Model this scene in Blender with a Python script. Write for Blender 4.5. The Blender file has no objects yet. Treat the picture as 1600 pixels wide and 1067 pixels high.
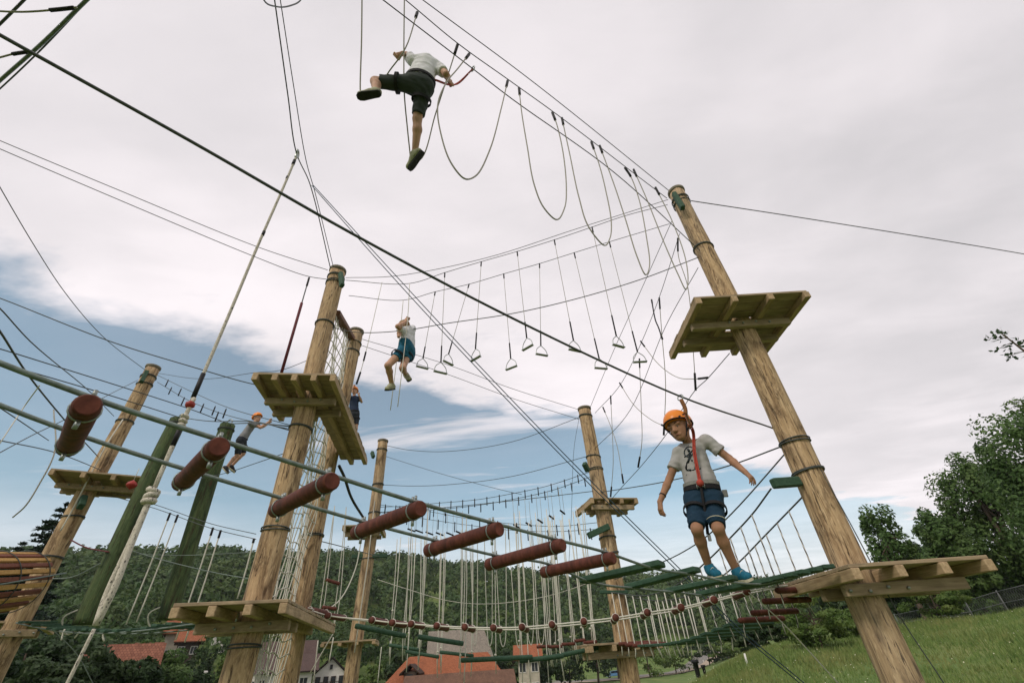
import bpy, bmesh, math, random
import numpy as np
from mathutils import Vector, Matrix, noise as mnoise
from mathutils.bvhtree import BVHTree
rnd = random.Random(7)
rng = np.random.default_rng(7)
scene = bpy.context.scene
COL = scene.collection

# ------------------------------------------------------------------ camera
cam_d = bpy.data.cameras.new('camera'); cam = bpy.data.objects.new('camera', cam_d); COL.objects.link(cam)
PITCH, ROLL, CAMZ = math.radians(36.390), math.radians(3.890), 1.6
cam_d.sensor_width = 36; cam_d.lens = 680 * 36 / 1600
cam_d.clip_start = .05; cam_d.clip_end = 6000
cx = Vector((1, 0, 0)); cy = Vector((0, -math.sin(PITCH), math.cos(PITCH))); cf = Vector((0, math.cos(PITCH), math.sin(PITCH)))
right = cx * math.cos(ROLL) - cy * math.sin(ROLL)
up = cx * math.sin(ROLL) + cy * math.cos(ROLL)
cam.matrix_world = Matrix((( right.x, up.x, -cf.x, 0), (right.y, up.y, -cf.y, 0), (right.z, up.z, -cf.z, CAMZ), (0, 0, 0, 1)))
scene.camera = cam

# ------------------------------------------------------------------ daylight
SUN_EL, SUN_AZ = math.radians(42), math.radians(215)          # azimuth clockwise from +Y: behind the camera, to the left
world = bpy.data.worlds.new('World'); scene.world = world; world.use_nodes = True
wt = world.node_tree; wt.nodes.clear()
def wn(t, **kw):
    n = wt.nodes.new(t)
    for k, v in kw.items(): setattr(n, k, v)
    return n
def wl(a, b): wt.links.new(a, b)
def wmath(op, a, b=None, c=None):
    n = wn('ShaderNodeMath', operation=op)
    for i, v in enumerate((a, b, c)):
        if v is None: continue
        if isinstance(v, (int, float)): n.inputs[i].default_value = v
        else: wl(v, n.inputs[i])
    return n.outputs[0]
sky = wn('ShaderNodeTexSky', sky_type='NISHITA'); sky.sun_disc = False
sky.sun_elevation = SUN_EL; sky.sun_rotation = SUN_AZ; sky.altitude = 400; sky.air_density = 1.0; sky.dust_density = 1.6; sky.ozone_density = 1.2
tc = wn('ShaderNodeTexCoord'); sep = wn('ShaderNodeSeparateXYZ'); wl(tc.outputs['Generated'], sep.inputs[0])
zc = wmath('MAXIMUM', sep.outputs[2], 0.03)
px = wmath('DIVIDE', sep.outputs[0], zc); py = wmath('DIVIDE', sep.outputs[1], zc)   # where the line of sight meets a flat cloud deck
deck = wn('ShaderNodeCombineXYZ'); wl(px, deck.inputs[0]); wl(py, deck.inputs[1])
def wnoise(scale, detail, rough, stretch=None, rot=0, loc=(0, 0, 0), dist=0):
    m = wn('ShaderNodeMapping'); wl(deck.outputs[0], m.inputs[0])
    m.inputs['Location'].default_value = loc; m.inputs['Rotation'].default_value = (0, 0, rot)
    m.inputs['Scale'].default_value = stretch or (1, 1, 1)
    n = wn('ShaderNodeTexNoise'); n.inputs['Scale'].default_value = scale; n.inputs['Detail'].default_value = detail
    n.inputs['Roughness'].default_value = rough; n.inputs['Distortion'].default_value = dist
    wl(m.outputs[0], n.inputs['Vector']); return n.outputs[0]
n_edge = wnoise(1.1, 6, .55, (1, 1.5, 1), .64, (3.1, 1.7, 0), .3)
n_wisp = wnoise(1.3, 5, .6, (.35, 1.6, 1), .55, (7.3, 2.2, 0), .5)
n_tone = wnoise(.75, 4, .5, (1, 1.4, 1), .3, (1.3, 5.2, 0), .2)
n_fine = wnoise(2.6, 5, .6, (.7, 1.6, 1), .5, (4.3, 9.2, 0), .4)
# the deck's near bank ends along y = 2 + .75 x ; beyond it clear air with thin streaks
edge = wmath('SUBTRACT', wmath('MULTIPLY_ADD', px, .75, 2.02), py)
edge = wmath('ADD', edge, wmath('MULTIPLY', wmath('SUBTRACT', n_edge, .5), 1.9))
edge = wmath('ADD', edge, wmath('MULTIPLY', wmath('SUBTRACT', n_fine, .5), .55))
def wramp(v, a, b, lo=0., hi=1.):
    n = wn('ShaderNodeMapRange', interpolation_type='SMOOTHSTEP'); wl(v, n.inputs[0])
    n.inputs[1].default_value = a; n.inputs[2].default_value = b; n.inputs[3].default_value = lo; n.inputs[4].default_value = hi
    return n.outputs[0]
bank = wramp(edge, -.18, .38)
wisp = wmath('MULTIPLY', wramp(n_wisp, .50, .74), .75)
lowhaze = wramp(sep.outputs[2], .36, .06, 0., .82)             # far cloud and haze gather towards the horizon
cover = wmath('MAXIMUM', wmath('MAXIMUM', bank, wisp), lowhaze)
cover = wmath('MINIMUM', wmath('MAXIMUM', cover, .18), .97)      # even the clear part keeps a thin high veil
tone = wn('ShaderNodeMixRGB'); thin = wramp(edge, 2.6, .1, 0., 1.)                                # the bank thins and brightens towards its edge
wl(wmath('ADD', wmath('MULTIPLY', wramp(wmath('ADD', n_tone, wmath('MULTIPLY', wmath('SUBTRACT', n_fine, .5), .4)), .33, .68), .5), wmath('MULTIPLY', thin, .5)), tone.inputs[0])
tone.inputs[1].default_value = (5.9, 5.65, 5.8, 1); tone.inputs[2].default_value = (9.3, 8.65, 8.85, 1)
airm = wn('ShaderNodeMixRGB', blend_type='MULTIPLY'); airm.inputs[0].default_value = 1; wl(sky.outputs[0], airm.inputs[1]); airm.inputs[2].default_value = (1.05, 1.32, 1.14, 1)
mixs = wn('ShaderNodeMixRGB'); wl(cover, mixs.inputs[0]); wl(airm.outputs[0], mixs.inputs[1]); wl(tone.outputs[0], mixs.inputs[2])
bg = wn('ShaderNodeBackground'); bg.inputs[1].default_value = .1; wl(mixs.outputs[0], bg.inputs[0])
wo = wn('ShaderNodeOutputWorld'); wl(bg.outputs[0], wo.inputs[0])

sun_d = bpy.data.lights.new('sun', 'SUN'); sun_d.energy = 1.5; sun_d.angle = math.radians(11); sun_d.color = (1, .92, .80)
sun = bpy.data.objects.new('sun', sun_d); COL.objects.link(sun)
sdir = Vector((math.sin(SUN_AZ) * math.cos(SUN_EL), math.cos(SUN_AZ) * math.cos(SUN_EL), math.sin(SUN_EL)))
sun.rotation_euler = sdir.to_track_quat('Z', 'Y').to_euler()
vs = scene.view_settings; vs.view_transform = 'Standard'; vs.look = 'None'; vs.exposure = 0.2; vs.gamma = 1; vs.use_curve_mapping = False
scene.cycles.use_denoising = True
scene.cycles.max_bounces = 5; scene.cycles.diffuse_bounces = 3; scene.cycles.transparent_max_bounces = 4
scene.cycles.sample_clamp_indirect = 4

# ------------------------------------------------------------------ surveyed positions, metres (ground at the camera is z = 0)
D = {
 'pole': {'R':[3.162,4.863,8.245],'A':[-3.128,5.641,7.626],'B':[-3.553,7.722,7.866],'C':[-3.98,11.849,7.014],'D':[1.699,9.855,6.591],'L':[-8.601,8.368,7.711],'E':[-3.6,-0.42,8.8],'F':[-2.1,-0.65,9.1]},
 'bridge_line': [[2.66,5.36],[-0.707,-0.707],[0.707,-0.707]],
 'logs': [[[-1.227,1.063,2.262],[-1.655,1.455,2.324]],[[-0.979,1.311,2.222],[-1.389,1.721,2.264]],[[-0.704,1.586,2.182],[-1.119,1.991,2.213]],[[-0.427,1.863,2.141],[-0.839,2.272,2.163]],[[-0.117,2.173,2.112],[-0.538,2.572,2.119]],[[0.196,2.486,2.085],[-0.235,2.875,2.08]],[[0.503,2.793,2.058],[0.099,3.209,2.068]]],
 'planks': [[[0.877,3.167,2.067],[0.381,3.491,2.04]],[[1.204,3.494,2.064],[0.767,3.877,2.024]],[[1.622,3.912,2.044],[1.19,4.3,2.022]],[[2.144,4.433,2.069],[1.515,4.625,2.014]]],
 'bridge_tail': [-1.582,1.118,2.336],
 'clip': [1.595,3.792,3.604],
 'loops': {'l1':[[-0.283,2.171,7.567],[-0.399,2.081,6.942],[-0.496,2.005,6.428],[-0.549,1.964,5.869],[-0.512,1.993,5.451],[-0.415,2.069,5.054],[-0.314,2.147,4.937],[-0.228,2.215,5.06],[-0.092,2.321,5.653],[0.057,2.437,6.717],[0.17,2.525,7.616]],'l2':[[0.318,2.641,7.665],[0.308,2.633,7.015],[0.319,2.642,6.228],[0.338,2.656,5.519],[0.407,2.711,5.216],[0.516,2.796,5.133],[0.652,2.902,5.446],[0.73,2.963,5.87],[0.798,3.016,6.68],[0.801,3.018,7.392],[0.771,2.995,7.683]],'l3':[[0.916,3.108,7.731],[0.9,3.096,6.804],[0.881,3.081,5.841],[0.918,3.11,5.362],[1.061,3.222,5.186],[1.186,3.319,5.403],[1.287,3.398,5.8],[1.349,3.447,6.44],[1.377,3.468,7.06],[1.36,3.455,7.673]],'l4':[[1.512,3.574,7.76],[1.549,3.603,6.79],[1.548,3.602,6.032],[1.536,3.592,5.372],[1.574,3.622,5.091],[1.706,3.726,5.333],[1.841,3.831,5.967],[1.981,3.94,6.928],[1.982,3.941,7.494],[1.917,3.89,7.644]],'l5':[[2.126,4.054,7.829],[2.167,4.086,7.113],[2.177,4.093,6.046],[2.21,4.119,5.518],[2.241,4.144,5.289],[2.366,4.241,5.507],[2.545,4.381,6.133],[2.603,4.426,6.972],[2.564,4.396,7.505],[2.531,4.37,7.767]],'rear':[[-0.989,1.62,8.118],[-0.982,1.972,7.052],[-0.979,2.167,6.58],[-0.974,2.404,6.293],[-0.97,2.586,6.085],[-0.964,2.589,5.954],[-0.85,2.628,6.141],[-0.701,2.44,6.679],[-0.571,2.276,7.082],[-0.41,2.072,7.597]],'front':[[-1.369,1.323,7.927],[-1.373,1.748,7.004],[-1.375,2.005,6.387],[-1.355,2.019,6.293],[-1.247,2.087,6.586],[-1.109,1.974,6.719],[-0.929,1.827,6.783],[-0.829,1.745,7.654]]},
 'stirrups': [[[-1.049,5.164,6.935],[-1.037,5.162,5.12]],[[-1.298,5.634,6.957],[-1.424,5.65,5.55]],[[-0.687,5.559,7.015],[-1.01,5.599,5.567]],[[-0.425,5.086,7.056],[-0.533,5.1,5.271]],[[-0.066,5.482,7.132],[-0.037,5.478,5.32]],[[0.189,5.01,7.163],[0.214,5.007,5.335]],[[0.579,5.402,7.245],[0.436,5.42,5.478]],[[0.828,4.931,7.298],[0.858,4.927,5.176]],[[1.205,5.325,7.379],[1.253,5.319,5.105]],[[1.485,4.85,7.462],[1.443,4.855,5.15]],[[1.844,5.246,7.511],[1.807,5.25,5.126]]],
 'grips': [[[-1.65,5.238,6.811],[-1.613,5.233,6.038]],[[-1.877,5.706,6.876],[-1.861,5.704,6.25]]],
 'rd_ropes': [[[3.052,5.237,7.48],[3.012,5.373,7.17],[2.992,5.44,6.467],[2.87,5.857,5.338],[2.814,6.048,4.866]],[[2.786,6.143,6.907],[2.72,6.369,6.26],[2.63,6.677,5.372],[2.503,7.111,4.614]],[[2.532,7.01,6.56],[2.626,6.69,5.783],[2.733,6.324,5.278],[2.831,5.992,5.042],[2.909,5.724,4.894]],[[2.478,7.194,6.277],[2.373,7.554,5.348],[2.305,7.786,4.803],[2.211,8.106,4.435]],[[2.223,8.066,6.263],[2.313,7.758,5.571],[2.439,7.329,5.018],[2.553,6.939,4.674]],[[2.089,8.524,6.22],[2.012,8.785,5.402],[1.951,8.996,4.85],[1.843,9.364,4.29]],[[1.964,8.949,6.169],[2.016,8.773,5.575],[2.041,8.687,5.07],[2.023,8.747,4.357]],[[2.725,6.353,7.053],[2.704,6.426,6.607],[2.709,6.408,6.409],[2.71,6.405,6.142]]],
 'plumb': [[-2.715,3.111,7.278],[-2.704,3.121,1.933]],
 'ae_loop': [[-2.43,1.371,7.56],[-2.453,1.51,7.563],[-2.48,1.675,7.922],[-2.502,1.808,8.438],[-2.512,1.872,8.886],[-2.503,1.814,9.333]],
 'la_hooks': [[[-7.803,8.117,7.152],[-7.803,8.117,6.992]],[[-7.467,7.93,6.817],[-7.467,7.93,6.657]],[[-7.001,7.671,6.598],[-7.001,7.671,6.438]],[[-6.692,7.499,6.265],[-6.692,7.499,6.105]],[[-6.33,7.298,6.227],[-6.33,7.298,6.067]],[[-5.844,7.028,5.803],[-5.844,7.028,5.643]],[[-5.41,6.786,5.589],[-5.41,6.786,5.429]],[[-5.233,6.687,5.41],[-5.233,6.687,5.25]],[[-5.029,6.574,5.398],[-5.029,6.574,5.238]]],
 'hang_pairs': [[[-7.443,8.209,4.479],[-7.443,8.209,3.207]],[[-6.231,7.739,4.063],[-6.231,7.739,2.406]],[[-6.011,7.653,3.993],[-6.011,7.653,2.414]],[[-5.046,7.279,3.633],[-5.046,7.279,2.122]],[[-4.854,7.205,3.564],[-4.854,7.205,2.086]],[[-4.099,6.912,3.33],[-4.099,6.912,2.54]]],
 'barrel': [[-7.991,7.413,3.055],[-7.44,5.411,2.667]],
 'slack_rope': [[-5.45,4.393,4.296],[-4.879,4.189,3.615],[-4.831,4.172,3.309],[-4.846,4.177,3.093],[-4.949,4.214,3.001]],
 'slack_rope2': [[-4.792,3.61,4.114],[-5.139,3.864,4.058],[-5.015,3.773,3.785],[-4.904,3.692,3.539],[-5.196,3.905,3.518]],
 'red_sleeve': [[-3.272,5.029,6.893],[-3.254,5.041,5.048]],
 'belay4': [[-3.004,7.415,9.081],[-3.104,7.373,6.666],[-3.148,7.355,6.231]],
 'far_rungs': [[-2.843,11.514,4.424],[-2.628,11.434,4.362],[-2.347,11.331,4.276],[-2.074,11.23,4.222],[-1.808,11.132,4.183],[-1.564,11.042,4.176],[-0.185,10.533,4.112],[0.096,10.43,4.111],[0.359,10.333,4.139],[0.621,10.236,4.18],[0.87,10.144,4.251]],
 'far_line': [[-3.86,11.889],[1.619,9.868]],
 'tl': {'a':[[-2.505,0.808,5.2],[-3.056,1.054,5.2],[-3.582,1.274,5.2],[-4.089,1.488,5.2]],'b':[[-2.624,0.855,5.3],[-3.168,1.113,5.3],[-3.736,1.364,5.3],[-4.252,1.577,5.3]],'c':[[-2.828,0.758,5.2],[-2.984,0.828,5.2],[-3.257,0.945,5.2],[-3.557,1.07,5.2]],'r1':[[-2.656,0.873,5.15],[-2.771,0.877,5.15],[-2.992,0.878,5.15],[-3.146,0.866,5.15],[-3.289,0.844,5.15]],'r2':[[-3.174,1.095,5.15],[-3.293,1.103,5.15],[-3.394,1.117,5.15],[-3.596,1.14,5.15]]},
 'ladder': [[[-3.699,8.859,3.018],[-3.462,8.954,2.944]],[[-3.684,8.865,2.585],[-3.45,8.959,2.55]]],
 'ladder_top': [[-3.769,8.829,4.327],[-3.565,8.914,4.312]],
 'green_posts': [[[-6.995,7.964,6.033],[-7.062,7.905,2.464]],[[-6.5,8.75,6.255],[-6.403,8.821,2.546]]],
 'stat': {},
 'rollers': [[-2.843,6.397,2.293],[-2.56,6.343,2.211],[-1.957,6.23,2.121],[-1.687,6.179,2.076],[-1.442,6.132,2.046],[-1.122,6.072,2.005],[-0.781,6.008,1.97],[-0.442,5.944,1.941],[-0.111,5.881,1.925],[0.229,5.817,1.926],[0.583,5.75,1.932],[0.931,5.685,1.943],[1.275,5.62,1.966],[1.633,5.552,1.987],[1.985,5.486,2.032],[2.33,5.421,2.082]],
 'Q': {
  'safety': [[-3.6,-0.42,4.272],[-2.244,0.68,4.036],[-1.635,1.173,3.93],[-0.943,1.734,3.789],[0.012,2.508,3.665],[1.576,3.777,3.597],[3.18,5.077,3.718],[3.462,5.306,3.698]],
  'loop_top': [[-3.6,-0.42,7.95],[-0.807,1.762,8.147],[0.57,2.838,8.244],[2.906,4.663,8.063]],
  'loop_carry': [[-3.6,-0.42,8.36],[-0.955,1.646,7.758],[-0.411,2.072,7.634],[0.172,2.527,7.677],[0.776,2.999,7.726],[1.368,3.461,7.719],[1.928,3.899,7.693],[2.736,4.53,7.675]],
  'loop_safety': [[-3.6,-0.42,7.571],[-1.122,1.516,7.319],[-0.268,2.183,7.232],[0.203,2.551,7.18],[1.639,3.673,7.197],[3.045,4.772,6.613]],
  'st_top': [[-2.971,5.621,7.451],[-1.98,5.499,7.283],[-0.351,5.297,7.371],[1.272,5.096,7.737],[2.964,4.887,8.114]],
  'st_near': [[-2.835,5.384,7.141],[-1.65,5.238,6.811],[-1.049,5.164,6.935],[-0.425,5.086,7.056],[0.189,5.01,7.163],[0.828,4.931,7.298],[1.485,4.85,7.462],[2.081,4.776,7.611],[2.796,4.688,7.711]],
  'st_far': [[-2.944,5.838,7.202],[-1.877,5.706,6.876],[-1.298,5.634,6.957],[-0.687,5.559,7.015],[-0.066,5.482,7.132],[0.579,5.402,7.245],[1.205,5.325,7.379],[1.844,5.246,7.511],[2.937,5.11,7.721]],
  'st_hand': [[-3.161,5.622,6.354],[-2.553,5.569,6.11],[-1.79,5.475,5.998],[-0.999,5.377,6.01],[0.03,5.25,6.012],[1.044,5.125,6.117],[2.067,4.998,6.314],[3.017,4.836,6.555]],
  'rd_a': [[3.061,5.205,7.918],[2.651,6.606,7.478],[2.255,7.958,7.071],[1.786,9.556,6.485]],
  'rd_b': [[3.074,5.162,7.509],[2.786,6.143,6.907],[2.516,7.067,6.494],[2.233,8.03,6.21],[1.846,9.352,6.238]],
  'rd_hand': [[3.094,5.093,6.584],[2.762,6.225,6.29],[2.27,7.907,5.539],[1.702,9.844,5.497]],
  'rd_low': [[3.066,5.189,4.957],[2.903,5.745,4.885],[2.81,6.061,4.874],[2.517,7.061,4.591],[2.23,8.043,4.41],[2.028,8.733,4.326],[1.845,9.357,4.235]],
  'ae_a': [[-2.1,-0.65,8.922],[-2.468,1.601,7.898],[-2.611,2.474,7.501],[-2.704,3.047,7.244],[-2.808,3.684,7.412],[-3.053,5.182,7.271]],
  'ae_b': [[-2.1,-0.65,8.94],[-2.477,1.654,8.09],[-2.606,2.448,7.797],[-2.752,3.341,7.511],[-2.838,3.863,7.518],[-3.075,5.318,7.414]],
  'belay_a': [[-2.82,3.725,7.475],[-1.537,4.303,5.934],[-0.444,4.795,4.687],[0.716,5.317,3.429],[1.765,5.789,2.355],[2.327,6.042,1.77],[2.964,6.329,1.244],[3.449,6.547,0.821]],
  'belay_b': [[-2.803,3.738,7.492],[-1.482,4.324,5.95],[-0.386,4.81,4.692],[0.772,5.323,3.428],[1.816,5.786,2.351],[2.374,6.033,1.767],[3.006,6.314,1.242],[3.487,6.527,0.821]],
  'right_guy': [[3.282,4.782,7.896],[5.425,5.295,7.873],[10.558,6.523,7.738],[12.176,6.91,7.63]],
  'pole_wire': [[3.238,4.752,4.709],[3.204,4.739,3.697],[3.293,4.773,2.533],[3.341,4.792,1.762],[3.463,4.839,1.264],[3.519,4.86,0.961]],
  'tail_rope': [[2.337,5.417,2.069],[2.617,5.51,1.789],[3.018,5.643,1.262],[3.277,5.729,0.938]],
  'am_a': [[-7.494,2.799,8.09],[-7.141,3.03,8.024],[-5.983,3.787,7.846],[-4.293,4.893,7.609],[-3.3,5.542,7.601]],
  'am_b': [[-7.286,2.785,7.812],[-6.952,3.015,7.754],[-5.845,3.779,7.575],[-4.218,4.902,7.339],[-3.555,5.359,7.294],[-3.237,5.579,7.385]],
  'le': [[-6.452,2.716,7.064],[-6.62,3.157,7.022],[-6.944,4.002,6.958],[-7.324,4.996,6.934],[-7.843,6.351,7.073],[-8.611,8.358,7.575]],
  'a_ring_left': [[-7.478,4.041,6.177],[-7.023,4.206,6.037],[-5.632,4.712,5.543],[-4.625,5.078,5.28],[-3.8,5.378,5.093],[-3.22,5.588,5.05]],
  'lp_a': [[-4.32,2.517,4.273],[-4.495,2.742,4.363],[-5.09,3.51,4.613],[-6.846,5.777,5.499],[-8.74,8.223,6.381]],
  'lp_b': [[-3.857,2.317,3.878],[-4.077,2.588,3.951],[-4.708,3.366,4.12],[-6.156,5.15,4.598],[-8.692,8.274,5.499]],
  'g2_left': [[-7.738,4.597,5.703],[-7.624,4.981,5.778],[-7.437,5.61,5.878],[-7.112,6.707,6.047],[-6.762,7.887,6.212],[-6.507,8.744,6.284]],
  'g2_right': [[-6.507,8.744,6.284],[-4.699,6.993,5.321],[-3.238,5.578,4.481]],
  'g1_left': [[-7.346,4.472,5.33],[-7.305,4.888,5.428],[-7.278,5.171,5.498],[-7.206,5.914,5.667],[-7.117,6.83,5.861],[-7.009,7.952,6.086]],
  'g1_right': [[-7.009,7.952,6.086],[-5.605,7.07,5.464],[-4.139,6.149,4.895],[-3.234,5.581,4.422]],
  'la_a': [[-8.486,8.484,7.573],[-6.476,7.37,6.323],[-4.897,6.494,5.371],[-3.242,5.576,4.5]],
  'la_b': [[-8.442,8.528,7.4],[-6.372,7.355,6.075],[-4.844,6.489,5.219],[-3.238,5.579,4.441]],
  'la_top': [[-8.498,8.472,7.62],[-6.211,7.238,6.522],[-4.561,6.347,5.979],[-3.869,5.974,5.738],[-3.189,5.607,5.666]],
  'x1': [[-4.939,3.407,3.845],[-5.287,3.785,3.99],[-7.687,6.396,4.945]],
  'x2': [[-5.598,4.203,3.622],[-5.721,4.364,3.774],[-6.09,4.851,4.224],[-6.608,5.533,4.81],[-7.435,6.621,5.837],[-8.69,8.275,7.319]],
  'x3': [[-5.659,4.12,3.842],[-5.832,4.376,3.93],[-6.809,5.821,4.451],[-8.559,8.411,5.229]],
  'foot5': [[-7.093,9.052,5.148],[-5.439,7.683,4.702],[-4.186,6.645,4.437],[-3.408,6.0,4.282]],
  'x4': [[-8.392,8.577,4.789],[-6.638,7.897,4.199],[-5.085,7.294,3.629],[-4.057,6.895,3.314]],
  'x4b': [[-8.426,8.544,4.858],[-6.74,7.982,4.297],[-5.242,7.483,3.754],[-4.226,7.144,3.453]],
  'l_low': [[-8.241,8.164,3.837],[-7.661,7.948,3.629],[-6.993,7.698,3.47]],
  'back_a': [[-6.947,8.007,3.565],[-5.954,7.49,3.271],[-4.471,6.718,2.872],[-3.573,6.251,2.659]],
  'back_b': [[-6.823,8.112,3.495],[-5.568,7.738,3.339],[-4.268,7.351,3.235]],
  'bd_a': [[-3.392,7.794,7.694],[-1.55,8.567,7.356],[-0.078,9.186,6.954],[1.567,9.876,6.616]],
  'bd_b': [[-3.369,7.804,7.52],[-1.544,8.578,7.094],[-0.092,9.194,6.695],[1.53,9.882,6.357]],
  'cd_top': [[-3.863,11.888,6.904],[-3.096,11.603,6.595],[-1.93,11.169,6.296],[-0.174,10.517,6.164],[1.537,9.881,6.408]],
  'cd_mid': [[-3.903,11.875,5.76],[-2.994,11.544,5.555],[-1.896,11.145,5.384],[-0.224,10.537,5.275],[1.614,9.869,5.403]],
  'c_guy': [[-3.897,11.877,6.59],[-1.908,11.171,5.628],[-0.246,10.581,4.901],[-0.018,10.5,4.816]],
  'cu_near': [[-3.866,11.887,5.159],[-2.952,11.551,5.037],[-2.197,11.273,4.973],[-1.078,10.862,4.873],[-0.247,10.556,4.864],[0.594,10.247,4.89],[1.629,9.866,5.034]],
  'cu_far': [[-3.85,11.892,5.026],[-2.94,11.555,4.893],[-2.051,11.226,4.808],[-1.08,10.866,4.737],[-0.1,10.503,4.732],[0.685,10.212,4.769],[1.61,9.87,4.917]],
  'cu_safety': [[-3.789,11.807,5.0],[-2.039,11.153,4.819],[-0.255,10.485,4.678],[1.708,9.752,4.555]],
  'cl_near': [[-3.905,11.874,5.225],[-2.572,11.388,4.855],[-1.354,10.944,4.461],[-0.285,10.555,4.18],[0.711,10.192,3.974],[1.584,9.874,3.92]],
  'cl_far': [[-3.882,11.882,5.026],[-2.56,11.397,4.654],[-1.354,10.955,4.317],[-0.292,10.566,4.043],[0.699,10.202,3.87],[1.602,9.871,3.788]],
  'c_hand': [[-3.694,11.942,3.434],[-2.798,11.591,3.119],[-1.822,11.209,2.803],[-0.933,10.862,2.657],[0.302,10.379,2.666],[1.599,9.871,2.893]],
  'hose': [[-3.302,7.615,4.661],[-3.422,8.216,4.676],[-3.615,9.182,4.613],[-4.097,11.597,4.773]],
  'b_ring': [[-3.572,7.713,3.457],[-3.619,9.359,3.652],[-3.694,11.942,3.936]],
  'd_left_rope': [[1.522,9.782,6.36],[1.286,9.779,5.579],[1.03,9.776,4.142],[0.888,9.774,3.39],[0.733,9.773,2.599]],
  'bot_left_guy': [[-8.237,8.449,2.59],[-7.98,9.075,2.141],[-7.814,9.481,1.722],[-7.647,9.888,1.312]],
 },
 'boy': {'head':[1.742,4.419,3.549],'crown':[1.711,4.41,3.724],'neck':[1.837,4.489,3.381],'shR':[1.707,4.54,3.31],'shL':[1.987,4.424,3.378],'elR':[1.544,4.577,3.056],'wrR':[1.377,4.546,2.823],'haR':[1.355,4.532,2.703],'elL':[2.132,4.378,3.16],'wrL':[2.164,4.228,2.964],'haL':[2.199,4.177,2.851],'chest':[1.814,4.498,3.229],'waist':[1.819,4.496,2.964],'hipR':[1.723,4.533,2.828],'hipL':[1.878,4.472,2.812],'knR':[1.593,4.347,2.501],'knL':[1.767,4.301,2.485],'anR':[1.678,4.55,2.213],'anL':[1.875,4.451,2.154],'toR':[1.666,4.341,2.125],'toL':[1.884,4.251,2.085],'clip':[1.721,4.104,3.753],'ring':[1.656,4.388,2.895]},
 'man': {'head':[-0.851,2.242,7.458],'crown':[-0.907,2.316,7.581],'neck':[-0.747,2.063,7.222],'shL':[-0.903,2.035,7.122],'shR':[-0.614,2.13,7.099],'elL':[-0.996,2.083,7.39],'wrL':[-1.016,1.99,7.211],'haL':[-1.056,1.988,7.178],'elR':[-0.523,2.081,6.83],'wrR':[-0.523,2.221,7.01],'haR':[-0.512,2.285,7.077],'chest':[-0.768,2.081,7.032],'waist':[-0.799,2.093,6.808],'hipL':[-0.874,2.098,6.674],'hipR':[-0.76,2.126,6.662],'knL':[-1.279,2.055,6.696],'knR':[-0.853,2.308,6.349],'anL':[-1.217,2.006,6.338],'anR':[-0.905,2.524,6.046],'toL':[-1.429,2.026,6.315],'toR':[-1.012,2.642,5.934]},
 'climber': {'head':[-1.723,5.405,6.016],'crown':[-1.727,5.351,6.092],'neck':[-1.673,5.494,6.029],'shL':[-1.695,5.34,5.886],'shR':[-1.635,5.609,6.129],'elL':[-1.722,5.121,5.804],'wrL':[-1.649,5.271,6.007],'haL':[-1.627,5.278,6.076],'elR':[-1.748,5.323,5.852],'wrR':[-1.709,5.199,5.667],'haR':[-1.72,5.248,5.754],'chest':[-1.65,5.48,5.925],'waist':[-1.646,5.481,5.76],'hipL':[-1.653,5.374,5.56],'hipR':[-1.639,5.566,5.683],'knL':[-1.82,5.214,5.163],'knR':[-1.635,5.327,5.177],'anL':[-1.816,5.48,4.998],'anR':[-1.676,5.66,5.278],'toL':[-1.867,5.325,4.836],'toR':[-1.567,5.556,5.09]},
 'boy4': {'head':[-4.54,10.566,8.023],'crown':[-4.548,10.563,8.189],'neck':[-4.533,10.569,7.859],'shL':[-4.616,10.533,7.784],'shR':[-4.401,10.625,7.818],'elL':[-4.589,10.326,7.828],'wrL':[-4.549,10.453,8.083],'haL':[-4.517,10.467,8.193],'elR':[-4.322,10.657,7.708],'wrR':[-4.354,10.482,7.817],'haR':[-4.402,10.462,7.932],'chest':[-4.508,10.58,7.68],'waist':[-4.472,10.595,7.427],'hipL':[-4.516,10.576,7.304],'hipR':[-4.395,10.627,7.32],'knL':[-4.451,10.495,6.973],'knR':[-4.351,10.645,7.0],'anL':[-4.477,10.593,6.724],'anR':[-4.325,10.656,6.705],'toL':[-4.454,10.439,6.599],'toR':[-4.229,10.533,6.571]},
 'boy5': {'head':[-6.309,9.375,6.726],'crown':[-6.326,9.363,6.859],'neck':[-6.328,9.362,6.601],'shL':[-6.304,9.197,6.503],'shR':[-6.423,9.479,6.614],'elL':[-6.091,9.279,6.411],'wrL':[-5.979,9.352,6.588],'haL':[-5.951,9.37,6.679],'elR':[-6.226,9.55,6.565],'wrR':[-6.168,9.647,6.693],'haR':[-6.124,9.675,6.773],'chest':[-6.382,9.325,6.437],'waist':[-6.432,9.291,6.213],'hipL':[-6.412,9.183,6.053],'hipR':[-6.482,9.378,6.126],'knL':[-6.378,9.206,5.721],'knR':[-6.406,9.43,5.843],'anL':[-6.482,9.134,5.418],'anR':[-6.525,9.348,5.53],'toL':[-6.401,9.129,5.31],'toR':[-6.438,9.408,5.427]},
 'rungs_rd': [[2.908,5.346,2.081],[2.816,5.672,1.983],[2.75,5.905,1.897],[2.681,6.148,1.849],[2.549,6.612,1.793],[2.37,7.244,1.726],[2.114,8.143,1.7],[1.864,9.026,1.738],[1.737,9.472,1.785]],
 'rails_rd': [[[2.743,4.94,2.991],[2.638,5.312,2.838],[2.513,5.749,2.7],[2.342,6.353,2.531],[2.126,7.113,2.375],[1.86,8.051,2.349],[1.512,9.274,2.551]],[[3.221,5.234,2.957],[3.085,5.713,2.802],[2.988,6.053,2.691],[2.819,6.649,2.504],[2.563,7.55,2.32],[2.25,8.654,2.314],[1.816,10.181,2.579]]],
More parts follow.
